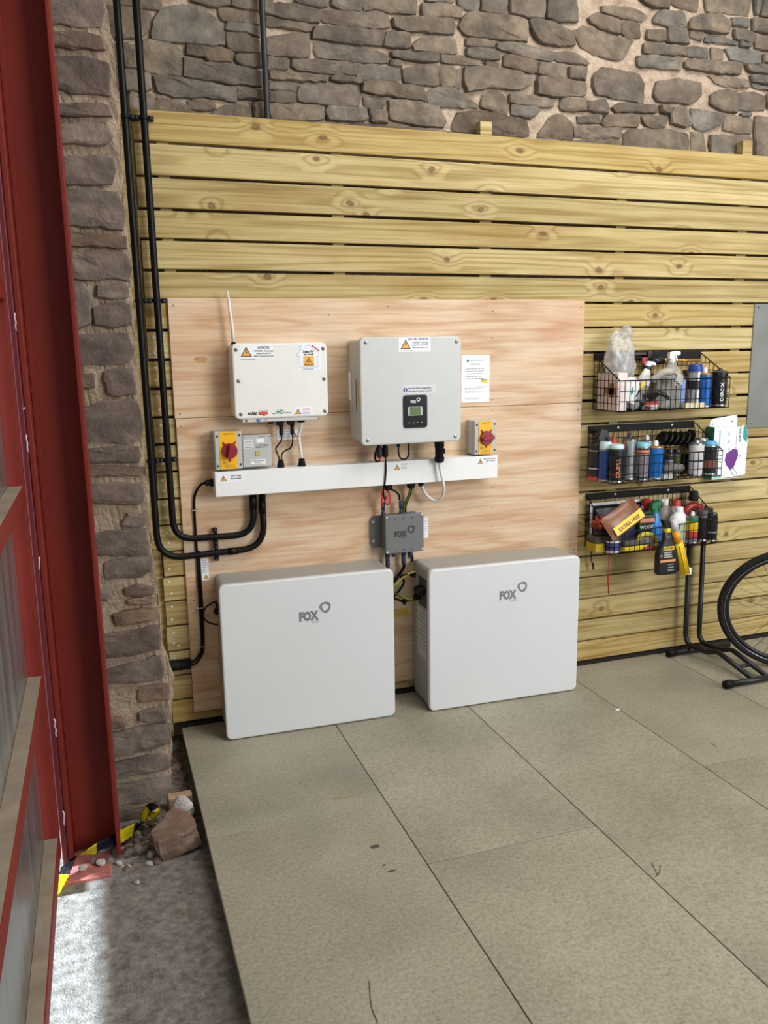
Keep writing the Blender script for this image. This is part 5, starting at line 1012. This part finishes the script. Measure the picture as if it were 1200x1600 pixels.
t = thing('wood_treatment_tin', 'dark green tin lettered WOOD behind the yellow ring in the bottom basket', 'tin', (2.12, -.11, zb)); x, r = span(993, 1019, 815, -.11); zt_ = zof(1005, 797, -.11); box('tin_body', x-r, x+r, -.14, -.07, zb+.003, zt_-.02, C_DGREEN, t, .006, 2); box('shoulder', x-r*.8, x+r*.8, -.13, -.08, zt_-.02, zt_-.006, C_DGREEN, t, .004, 1); box('salmon_label', x-r*.9, x+r*.8, -.141, -.14, zt_-.055, zt_-.035, plain('#d48a72', .5), t); text('lettering', 'WOOD', x-r*.9, zt_-.085, -.1408, .022, M_LABEL, t, width=r*1.7)
t = thing('brush_head', 'red and lilac brush poking up behind the green tin', 'brush', (2.13, -.06, zb)); a = at(1010, 786, -.06); b2 = at(995, 801, -.06); tube('lilac_handle', [(b2.x-.02, -.06, b2.z-.03), (a.x-.015, -.06, a.z-.012)], .010, plain('#b9a6c8', .5), t, 10); lathe('red_head', [(.010, -.03), (.024, -.005), (.024, .022), (.012, .03)], C_RED, t, (a.x, -.06, a.z-.008), 14)
t = thing('spray_bottle', 'blue spray bottle with a green and white head in the bottom basket', 'bottle', (2.2, -.12, zb+.0025)); x, r = span(1013, 1033, 815, -.12); hh = zof(1023, 800, -.12)-zb; t.location = (x, -.12, zb+.0025); MW[t.name] = Matrix.Translation((x, -.12, zb+.0025)); lathe('body', [(r*.95, 0), (r, .006), (r, hh*.6), (r*.55, hh*.9), (r*.45, hh)], plain('#2f7fd0', .35), t, n=18, sy=.8, local=True); trigger(t, -.004, 0, hh-.004, .066, C_GREEN, C_GREEN, 1); lathe('white_tip', [(.010, 0), (.010, .014), (.006, .016)], C_WHITE, t, (.036, 0, hh+.042), 10, local=True)
t = thing('tape_ring', 'yellow oval ring with a grey middle behind the front wires of the bottom basket', 'ring', (2.12, -.185, zb)); a = at(1011, 845, -.18); pts = [(a.x+.052*math.cos(k*math.pi/12), -.183, a.z+.033*math.sin(k*math.pi/12)-.18*.052*math.cos(k*math.pi/12)) for k in range(24)]; tube('ring', pts, .011, plain('#c9b62a', .6), t, 8, True); prism('grey_middle', [(a.x+.044*math.cos(k*math.pi/12), a.z+.026*math.sin(k*math.pi/12)-.18*.044*math.cos(k*math.pi/12)) for k in range(24)], -.178, -.186, plain('#7b7d78', .7), t)
t = thing('polish_sachet', 'red sachet lying on the wires under the yellow ring', 'sachet', (2.12, -.19, zb)); blob('sachet', (a.x+.005, -.19, zb+.010), .05, .014, .007, plain('#b03038', .4), t, .3, 20, 2)
bottle('grey bottle with a white angled cap behind the blue spray bottle', 1026, 1050, 779, -.06, zb, plain('#8d867c', .5), C_WHITE, neck=.4, capw=.38, sh=.72)
bottle('grey bottle with a red screw cap at the back of the bottom basket', 1043, 1068, 781, -.05, zb, plain('#a39c92', .5), C_RED, neck=.5, capw=.5, sh=.7)
bottle('white bottle with a white screw cap and green label in the bottom basket', 1047, 1073, 792, -.125, zb, C_WHITE, C_WHITE, labm=plain('#a9c2a4', .45), neck=.5, capw=.42, sh=.72)
t = thing('polisher', 'red curved polisher with a black cap at the back right of the bottom basket', 'polisher', (2.4, -.06, zb)); a = at(1083, 800, -.06); pts = [(a.x-.045*math.cos(k*math.pi/8), -.06, a.z+.035*math.sin(k*math.pi/8)) for k in range(9)]; tube('red_shell', [(pts[0][0], -.06, zb+.06)]+pts+[(pts[-1][0], -.06, zb+.05)], .017, plain('#a83034', .4), t, 12); q = at(1084, 773, -.06); lathe('black_cap', [(.022, -.03), (.024, -.02), (.022, .015), (.016, .02)], C_BLACK, t, (q.x, -.06, q.z), 16); lathe('base', [(.05, .003), (.05, .06)], C_DGREY, t, (a.x, -.06, zb), 18, sy=.5)
can('short spray can with a green and yellow label at the right of the bottom basket', 1074, 1089, 799, -.165, zb, plain('#6b6f74', .4), nozzle=C_WHITE, stripe=((.48, .86, C_YEL), (.86, .98, C_GREEN), (.22, .46, C_RED)), capfrac=.12)
can('round black jar with a shiny shoulder at the right of the bottom basket', 1089, 1105, 797, -.14, zb, C_BLACK, cap=C_DGREY, name='black_jar', cat='jar')
can('black bottle with faint white print at the right end of the bottom basket', 1104, 1119, 801, -.165, zb, C_BLACK, cap=C_BLACK, name='black_bottle', cat='bottle', stripe=((.4, .46, C_GREY),))
can('dark bottle hidden behind the black jars in the bottom basket', 1094, 1112, 793, -.06, zb, plain('#27332a', .4), cap=C_BLACK, name='black_bottle', cat='bottle')
# bottles hooked over the front wire of the bottom basket
yh = -.245
t = thing('trigger_bottle', 'black trigger bottle with a yellow collar hooked on the bottom basket', 'bottle', (2.13, yh, .48)); a = at(1042, 896, yh); bt = a.z; x, r = span(1025, 1057, 875, yh); zt_ = zof(1042, 846, yh)
def sect(w, d, z): return [Vector((x+p[0], yh+p[1], z)) for p in rrect(-w, w, -d, d, min(w, d)*.7, 4)]
bm = bmesh.new(); H_ = zt_-bt; loft(bm, [sect(r*.9, .018, bt), sect(r, .021, bt+.008), sect(r, .021, bt+H_*.62), sect(r*.90, .020, bt+H_*.80), sect(r*.55, .016, bt+H_*.98), sect(r*.44, .015, bt+H_*1.1), sect(r*.40, .013, zof(1040, 831, yh))]); link('body', mk(bm), plain('#17181a', .4), t, True)
zc = zof(1040, 831.5, yh); cxx = x-.008; lathe('yellow_collar', [(.016, 0), (.017, .004), (.017, .018), (.015, .02)], plain('#e2d23c', .4), t, (cxx+.004, yh, zc), 16); prism('spray_head', [(cxx-.010, zc+.02), (cxx+.016, zc+.02), (cxx+.030, zc+.030), (cxx+.038, zc+.034), (cxx+.022, zc+.048), (cxx-.016, zc+.060), (cxx-.028, zc+.060), (cxx-.018, zc+.038)], yh+.014, yh-.014, C_BLACK, t); prism('trigger_lever', [(cxx+.026, zc+.030), (cxx+.033, zc+.032), (cxx+.034, zc+.002), (cxx+.029, zc)], yh+.006, yh-.006, C_BLACK, t)
yq = yh-.0214
lb = box('yellow_label', x-r*.62, x+r*.42, yq-.0006, yq, bt+H_*.76, bt+H_*.88, plain('#d9b83a', .45), t); text('lettering', 'KÄRCHER', x-r*.1, bt+H_*.79, yq-.0009, .013, M_INK, lb, 'CENTER', width=r*.92)
print_lines('print', x-r*.5, x+r*.35, bt+H_*.71, .0105, 3, yq, .006, plain('#b9bcc0', .5), t, seed=2); box('orange_stripe', x-r*.88, x+r*.6, yq-.0006, yq, bt+H_*.40, bt+H_*.47, plain('#d99862', .5), t); print_lines('print', x-r*.1, x+r*.5, bt+H_*.33, .014, 3, yq, .004, plain('#9a9da0', .5), t, seed=3); disc('round_mark', x-r*.78, bt+H_*.60, yq, .007, .0005, M_INKGREY, t, 14)
t = thing('lance_tube', 'ribbed yellow lance tube hanging aslant from the bottom basket', 'lance', (2.22, yh, .48)); yh2 = -.262
P = [at(u, v, yh2) for u, v in ((1052, 811), (1055, 829), (1058.5, 846), (1060, 848), (1070, 896))]
tube('grey_neck', [P[0], P[1]], .019, plain('#c3c3c6', .4), t, 14, radii=[.015, .019]); tube('amber_sleeve', [P[1], P[2]], .019, plain('#e89a12', .35), t, 14); tube('yellow_shaft', [P[3], P[4]], .021, plain('#f0c81c', .38), t, 14, radii=[.021, .023])
d_ = (P[4]-P[3]).normalized()
for k in (-1, 0, 1): off = Vector((k*.010, -.020, 0)); tube('rib', [P[3]+off+d_*.012, P[4]+off*1.1-d_*.004], .0032, plain('#e0b60c', .4), t, 6)
q = P[4]; box('white_tip', q.x+.003, q.x+.026, yh2-.018, yh2+.01, q.z-.004, q.z+.028, C_WHITE, t, .003, 1)
t = thing('blue_bottle', 'dark blue bottle hanging behind the yellow lance tube', 'bottle', (2.2, -.222, .48)); p0 = at(1053, 893, -.222); p1 = at(1063, 862, -.222); box('bottle_body', p0.x-.012, p1.x+.006, -.232, -.214, p0.z, p1.z+.03, plain('#17295c', .35), t, .006, 2); lathe('hanging_loop', [(.004, 0), (.004, .09)], C_BLACK, t, ((p0.x+p1.x)/2, -.222, p1.z+.029), 8)
t = thing('hanging_strap', 'short black strap dangling below the left of the bottom basket', 'strap', (1.92, -.03, .5)); a = at(924, 856, -.03); b2 = at(927, 889, -.03); tube('strap', catmull([(a.x, -.03, .612), (a.x+.002, -.03, (a.z+b2.z)/2), (b2.x, -.03, b2.z)]), .0028, C_BLACK, t, 6); tube('tag_end', [(b2.x, -.03, b2.z+.03), (b2.x, -.03, b2.z-.004)], .0045, C_BLACK, t, 6)
t = thing('tassel_cord', 'thin red cord with a red tassel dangling below the bottom basket', 'cord', (1.99, -.10, .4)); a = at(951, 866, -.10); b2 = at(950, 898, -.10); c_ = at(951, 928, -.10); tube('cord', [(a.x, -.10, .611), (b2.x, -.10, b2.z)], .0013, C_RED, t, 5); tube('tassel', [(b2.x, -.10, b2.z), (c_.x, -.10, c_.z)], .0032, plain('#a8281c', .6), t, 6)

# ------------------------------------------------------------------ mask carton, wall plate
t = thing('mask_carton', 'open white and teal face mask carton screwed to the slats', 'box', (2.7, -.03, .89))
sk = Matrix.Rotation(math.radians(0), 4, 'Y')
yk = -.062
a = at(1117, 669, yk); b2 = at(1166, 665, yk); c_ = at(1164, 741, yk); d2 = at(1121, 749, yk)
prism('front_panel', [(a.x, a.z), (a.x, d2.z), (d2.x+.002, d2.z), (c_.x, c_.z), (c_.x+.002, b2.z-.05), (b2.x, b2.z), (b2.x-.02, b2.z+.004), (b2.x-.028, b2.z-.004)], yk, yk+.0015, plain('#eef2f2', .45), t)
box('side_panel', a.x-.0015, a.x, yk+.0015, -.004, d2.z, a.z+.004, plain('#1f7f78', .5), t); box('carton_back', a.x, b2.x-.01, -.0045, -.003, d2.z+.005, a.z, plain('#dfe4e4', .5), t); box('carton_floor', a.x, c_.x, yk+.0015, -.0045, d2.z, d2.z+.0015, plain('#dfe4e4', .5), t)
f0 = at(1109, 659, -.004); f1 = at(1152, 648, -.004); fz = at(1150, 672, -.004)
prism('hanging_flap', [(f0.x, fz.z-.01), (f1.x+.004, fz.z-.01), (f1.x+.003, f1.z-.012), (f1.x-.006, f1.z), (f0.x+.02, f0.z+.014), (f0.x+.004, f0.z+.004), (f0.x, f0.z-.008)], -.0025, -.004, plain('#eceeec', .45), t)
for u, v in ((1113, 663), (1144, 658)): p = at(u, v, -.004); disc('fixing_screw', p.x, p.z, -.004, .0038, .0012, M_INK, t, 8)
yk2 = yk-.0003
prism('teal_edge', [(b2.x-.016, b2.z+.001), (b2.x-.001, b2.z-.001), (c_.x+.001, b2.z-.05), (c_.x-.004, b2.z-.085), (b2.x-.016, b2.z-.06)], yk, yk2-.0003, plain('#2a9c92', .5), t); prism('teal_corner', [(a.x+.002, d2.z+.002), (d2.x+.03, d2.z+.004), (a.x+.002, d2.z+.05)], yk, yk2, plain('#9fd6d2', .5), t)
p = at(1144, 719, yk)
mk_ = prism('printed_mask', [(p.x-.046, p.z+.002), (p.x-.040, p.z+.035), (p.x+.004, p.z+.058), (p.x+.030, p.z+.050), (p.x+.034, p.z+.020), (p.x+.010, p.z-.040), (p.x-.010, p.z-.048), (p.x-.034, p.z-.024)], yk, yk2-.0004, plain('#6d2f86', .5), t)
tube('ear_loop', catmull([(p.x-.008, yk2-.001, p.z-.046), (p.x+.012, yk2-.001, p.z-.075), (p.x+.034, yk2-.001, p.z-.070), (p.x+.008, yk2-.001, p.z-.040)]), .0011, M_INKLT, mk_, 5); tube('ear_loop', catmull([(p.x+.032, yk2-.001, p.z+.028), (p.x+.050, yk2-.001, p.z+.02), (p.x+.034, yk2-.001, p.z+.008)]), .0011, M_INKLT, mk_, 5)
for k in range(3):
    q = at(1139, 678+k*12, yk); disc('printed_icon', q.x, q.z, yk, .009, .0004, plain('#c4ccd0', .5), t, 12)
q = at(1125, 676, yk); RV = Matrix.Rotation(math.radians(90), 4, 'Y')
text('lettering', 'DISPOSABLE', q.x-.004, q.z+.012, yk2-.0002, .013, plain('#6aa8a8', .5), t, rot=RV, width=.085); q = at(1157, 672, yk); text('lettering', 'FACE MASK', q.x-.006, q.z+.014, yk2-.0002, .018, plain('#3f5f8a', .5), t, rot=RV, width=.075)
q = at(1152, 672, yk); text('lettering', 'NON-MEDICAL USE', q.x-.004, q.z+.005, yk2-.0002, .008, M_INKLT, t, rot=RV, width=.10)
t = thing('steel_plate', 'dull grey metal plate screwed on the slats at the right edge', 'plate', (3.0, -.006, 1.14)); box('sheet', 2.822, 3.35, -.006, -.0005, 1.14, 1.752, plain('#7e807b', .5, .25, .12, 6), t, .001, 1)
for x, z in ((2.845, 1.16), (2.845, 1.735)): disc('plate_screw', x, z, -.006, .004, .0012, M_INK, t, 8)

# ------------------------------------------------------------------ bicycle stand and wheel
st = thing('bike_stand', 'black tubular floor stand for a bicycle under the baskets', 'bike stand', (2.5, -.28, 0))
M_STAND = plain('#0c0c0e', .42)
yf0, yf1 = -.075, -.50
tube('cross_foot', [(2.375, yf0, .019), (2.74, yf0, .019)], .014, M_STAND, st, 14); tube('cross_foot', [(2.36, yf1, .019), (2.70, yf1, .019)], .014, M_STAND, st, 14)
for x, y in ((2.375, yf0), (2.36, yf1)): tube('rubber_foot', [(x-.018, y, .0205), (x+.022, y, .0205)], .0195, M_BLKM, st, 14)
for x in (2.473, 2.558):
    tube('upright_tube', fillet([(x-.004, -.055, .575), (x+.004, -.055, .05), (x+.022, -.20, .052), (x+.03, -.26, .075), (x+.035, yf1+.006, .022)], .06, 8), .0125, M_STAND, st, 14)
tube('bridge_tube', [(2.508, -.395, .046), (2.592, -.395, .046)], .0085, M_STAND, st, 10); tube('top_hoop', fillet([(2.469, -.055, .574), (2.469, -.055, .597), (2.554, -.055, .597), (2.554, -.055, .574)], .022, 8), .0125, M_STAND, st, 14)
wh = thing('bicycle_wheel', 'spoked bicycle wheel with a black tyre at the right edge', 'wheel', (2.74, -.481, 0))
yaw, lean, RW = -.654, -.308, .34
hd = Vector((math.cos(yaw), math.sin(yaw), 0)); nn = Vector((-math.sin(yaw), math.cos(yaw), 0)); up = Vector((0, 0, 1))*math.cos(lean)+nn*math.sin(lean); ax = hd.cross(up).normalized()
cw = Vector((2.74, -.481, RW*math.cos(lean)))
def ring(rad, off=0.0, n=72): return [cw+ax*off+(hd*math.cos(2*math.pi*k/n)+up*math.sin(2*math.pi*k/n))*rad for k in range(n)]
tube('tyre', ring(RW-.016), .016, plain('#101012', .75, 0, .2, 40, .6, 90), wh, 14, True)
tube('tyre_wall_line', ring(RW-.033, .010), .0018, C_SILVER, wh, 6, True); tube('tyre_wall_line', ring(RW-.033, -.010), .0018, C_SILVER, wh, 6, True)
bm = bmesh.new(); prof = [(RW-.030, -.011), (RW-.030, .011), (RW-.050, .009), (RW-.054, 0), (RW-.050, -.009)]; n = 72; vr = []
for rd, of in prof: vr.append([bm.verts.new(p) for p in ring(rd, of, n)])
for i in range(5):
    A, B = vr[i], vr[(i+1) % 5]
    for k in range(n): bm.faces.new((A[k], A[(k+1) % n], B[(k+1) % n], B[k]))
link('rim', mk(bm), plain('#2a2b2d', .3, .5), wh, True)
bm = bmesh.new()
for k in range(32):
    a0 = 2*math.pi*k/32; s_ = 1 if k % 2 else -1; a1 = a0+(.9 if (k//2) % 2 else -.9)
    bm_tube(bm, [cw+(hd*math.cos(a0)+up*math.sin(a0))*(RW-.058), cw+ax*s_*.028+(hd*math.cos(a1)+up*math.sin(a1))*.022], .0011, 4)
tag(link('spokes', mk(bm), plain('#3a3a3c', .3, .7), wh), kind='stuff')
tube('hub', [cw-ax*.04, cw-ax*.03, cw+ax*.03, cw+ax*.04], .02, M_STEEL, wh, 14, radii=[.012, .024, .024, .012])

# ------------------------------------------------------------------ rubble, tape, debris
def rock(name, lab, cat, c, sx, sy, sz, mat, seed, amp=.22, planes=7, group=None, rotz=0):
    rr = random.Random(seed); bm = bmesh.new(); bmesh.ops.create_icosphere(bm, subdivisions=3, radius=1.0)
    dirs = [Vector((rr.uniform(-1, 1), rr.uniform(-1, 1), rr.uniform(-1, 1))).normalized() for _ in range(planes)]
    for v in bm.verts:
        p = v.co.copy()
        for d in dirs:
            k = p.dot(d)
            if k > .72: p -= d*(k-.72)
        v.co = p*(1+amp*.25*noise.noise(v.co*2.2+Vector((seed, 0, 0))))
    zmin = min(v.co.z for v in bm.verts)
    for v in bm.verts: v.co = Vector((v.co.x*sx, v.co.y*sy, (max(v.co.z, -.72)+.72)*sz))
    me = mk(bm); me.transform(Matrix.Translation(c) @ Matrix.Rotation(rotz, 4, 'Z')); o = link(name, me, mat); tag(o, lab, cat, group); return o
# sandstone block: flat top, broken face
bm = bmesh.new(); gz_ = GZ+.002
def G3(u, v, z): p = on_floor(u, v, z); return Vector((p.x, p.y, z))
topz = gz_+.085
botp = [G3(248, 1340, gz_), G3(256, 1346, gz_), G3(292, 1332, gz_), G3(316, 1318, gz_), Vector((-.075, -.70, gz_)), Vector((-.20, -.70, gz_))]
topp = [G3(234, 1302, topz), G3(247, 1318, topz-.004), G3(292, 1303, topz), G3(308, 1290, topz), G3(297, 1268, topz+.004), G3(270, 1262, topz+.004)]
midp = [(a+b)/2+Vector((random.uniform(-.006, .006), random.uniform(-.006, 0), random.uniform(-.01, .01))) for a, b in zip(botp, topp)]
def dens(r): 
    o = []
    for i in range(len(r)):
        a, b = r[i], r[(i+1) % len(r)]
        for k in range(4): o.append(a+(b-a)*k/4+Vector((random.uniform(-.003, .003), random.uniform(-.003, .003), random.uniform(-.002, .002))))
    return o
loft(bm, [dens(botp), dens(midp), dens(topp), [p*.94+sum(topp, Vector())/6*.06+Vector((0, 0, .004)) for p in dens(topp)]])
tag(link('sandstone_block', mk(bm), M_SAND), 'big broken reddish sandstone block on the ground by the floor edge', 'stone')
rock('white_stone', 'small whitish stone lump perched behind the sandstone block', 'stone', (G3(283, 1252, GZ).x-.005, -.62, GZ-.02), .042, .035, .062, M_WHITESTONE, 4, .3)
t = thing('timber_offcut', 'tan timber offcut lying in the gap behind the whitish stone', 'offcut', (-.11, -.53, GZ-.03)); box('block', -.155, -.068, -.55, -.51, GZ-.02, GZ+.045, plain('#a98a6c', .8, 0, .15, 20, .4, 60), t, .004, 1); box('end_grain', -.1555, -.155, -.548, -.512, GZ-.018, GZ+.043, plain('#8a6c50', .85, 0, .2, 60), t)
rr = random.Random(9)
LAB = ['crumb of rubble on the dirt between the pier and the board floor']
for k in range(26):
    y = rr.uniform(-.50, -.05); x = rr.uniform(-.125, -.078); s_ = rr.uniform(.009, .022)
    rock('rubble_piece', LAB[0], 'rubble', (x, y, GZ-.032), s_, s_*rr.uniform(.7, 1.2), s_*rr.uniform(.6, 1.0), M_SAND if rr.random() < .5 else M_MORTAR2, 40+k, .3, 6, 'rubble in the gap beside the floor')
for k in range(16):
    y = rr.uniform(-.86, -.66); x = rr.uniform(-.33, -.21); s_ = rr.uniform(.007, .017)
    rock('stone_chip', 'small loose stone chip on the ground in front of the pier', 'rubble', (x, y, GZ-.004), s_, s_*rr.uniform(.7, 1.2), s_*rr.uniform(.6, 1.0), rr.choice([M_WHITESTONE, M_SAND, M_MORTAR2, M_PIER]), 80+k, .3, 6, 'stone chips at the foot of the pier')
for k, (u, v, s_, m) in enumerate(((158, 1352, .016, M_WHITESTONE), (172, 1350, .018, M_PIER), (130, 1360, .015, M_WHITESTONE), (186, 1352, .011, M_WHITESTONE), (215, 1381, .008, M_WHITESTONE), (147, 1349, .014, M_PIER))):
    p = on_floor(u, v, GZ+.012 if u < 165 else GZ); rock('stone_chip', ['white chip resting on the red base plate', 'brown chip beside the red base plate', 'white chip at the left of the red base plate', 'tiny white chip right of the red base plate', 'tiny pale chip alone on the open concrete', 'brown chip in the middle of the red base plate'][k], 'rubble', (p.x, p.y, p.z+.001), s_, s_*.8, s_*.8, m, 120+k, .3, 6)
# loose dark soil in the gap and around the foot of the pier
bm = bmesh.new(); rs2 = random.Random(77)
for k in range(420):
    if k < 230: x, y, zz = rs2.uniform(-.15, -.066), rs2.uniform(-.60, -.03), GZ-.034
    else: x, y, zz = rs2.uniform(-.32, -.19), rs2.uniform(-.80, -.60), GZ-.004
    r_ = rs2.uniform(.004, .012); res = bmesh.ops.create_icosphere(bm, subdivisions=1, radius=r_)
    for v in res['verts']: v.co = Vector((v.co.x*rs2.uniform(.8, 1.3)+x, v.co.y*rs2.uniform(.8, 1.3)+y, v.co.z*.7+zz+r_*.4))
o = link('loose_soil', mk(bm), M_DIRT); tag(o, 'dark loose soil in the gap and around the foot of the pier', 'soil', kind='stuff')
# hazard tape: a twisted, striped ribbon
P = [on_floor(u, v, z) for u, v, z in ((93, 1395, -.045), (97, 1372, -.035), (112, 1345, -.005), (135, 1332, .01), (160, 1322, .01), (187, 1308, .0), (208, 1296, -.02), (221, 1288, -.03), (228, 1270, .0), (236, 1262, .018), (243, 1268, .01), (236, 1278, -.01))]
Q = catmull(P, 14); bm = bmesh.new()
wv = []
for i, p in enumerate(Q):
    tg = (Q[min(i+1, len(Q)-1)]-Q[max(i-1, 0)]).normalized(); tw = .5+.9*math.sin(i*.069)+1.2*max(0, min(1, (i-100)/20))
    side = Vector((0, 0, 1))-tg*tg.z; side = side.normalized(); bt_ = tg.cross(side); d = side*math.cos(tw)+bt_*math.sin(tw); wdt = .023-.006*min(1, i/120)
    wv.append([bm.verts.new(p+d*wdt*f+bt_*.002*math.sin(i*1.3+f*4)) for f in (-1, -.33, .33, 1)])
for i in range(len(wv)-1):
    for j in range(3):
        f = bm.faces.new((wv[i][j], wv[i+1][j], wv[i+1][j+1], wv[i][j+1])); f.material_index = 1 if (i // 17) % 2 else 0
bmesh.ops.solidify(bm, geom=bm.faces[:], thickness=.0006)
tag(link('hazard_tape', mk(bm), [plain('#d6c81e', .2), plain('#1d1e26', .22)], None, True), 'twisted yellow and black hazard tape at the foot of the red column', 'tape')
# bits on the floor
p = on_floor(965, 1110, 0); t = thing('cable_clip', 'tiny white plastic clip lying on the floor boards', 'clip', (p.x, p.y, 0)); box('clip_body', p.x-.012, p.x+.010, p.y-.004, p.y+.004, .0005, .007, C_WHITE, t, .001, 1); box('clip_nail', p.x+.010, p.x+.017, p.y-.0015, p.y+.0015, .002, .005, M_STEEL, t)
for k, (u, v, sx, sy, lab) in enumerate(((586, 1323, .016, .010, 'dark oil spot on the floor below the left battery'), (612, 1361, .013, .005, 'thin dark smear below the oil spot on the floor'), (600, 1352, .005, .004, 'speck of dark oil between spot and smear'), (540, 1243, .045, .018, 'faint brown water stain on the floor before the left battery'))):
    p = on_floor(u, v, 0); bm = bmesh.new(); ring_ = [bm.verts.new((p.x+sx*math.cos(a)*(1+.25*noise.noise(Vector((math.cos(a)*2, math.sin(a)*2, k)))), p.y+sy*math.sin(a)*(1+.25*noise.noise(Vector((math.sin(a)*2, math.cos(a)*2, k+5)))), .0006)) for a in [2*math.pi*i/20 for i in range(20)]]; bm.faces.new(ring_)
    o = link('floor_stain', mk(bm), plain('#453e33', .35) if k < 3 else plain('#908770', .6)); tag(o, lab, 'stain')
for k, (pts, lab) in enumerate(((((1032, 1352), (1030, 1364), (1024, 1370)), 'small curved dark hair lying on the floor at the right'), (((1110, 1160), (1120, 1167)), 'short dark thread on the floor near the stand'), (((1018, 1348), (1027, 1366)), 'straight dark thread on the floor at the right'), (((577, 1533), (580, 1570), (590, 1598)), 'long dark scratch line near the bottom of the floor'))):
    Pp = [on_floor(u, v, .0008) for u, v in pts]; o = thing('floor_thread', lab, 'thread', Pp[0]); tube('strand', catmull(Pp) if len(Pp) > 2 else Pp, .0011, plain('#3c362c', .7), o, 5)
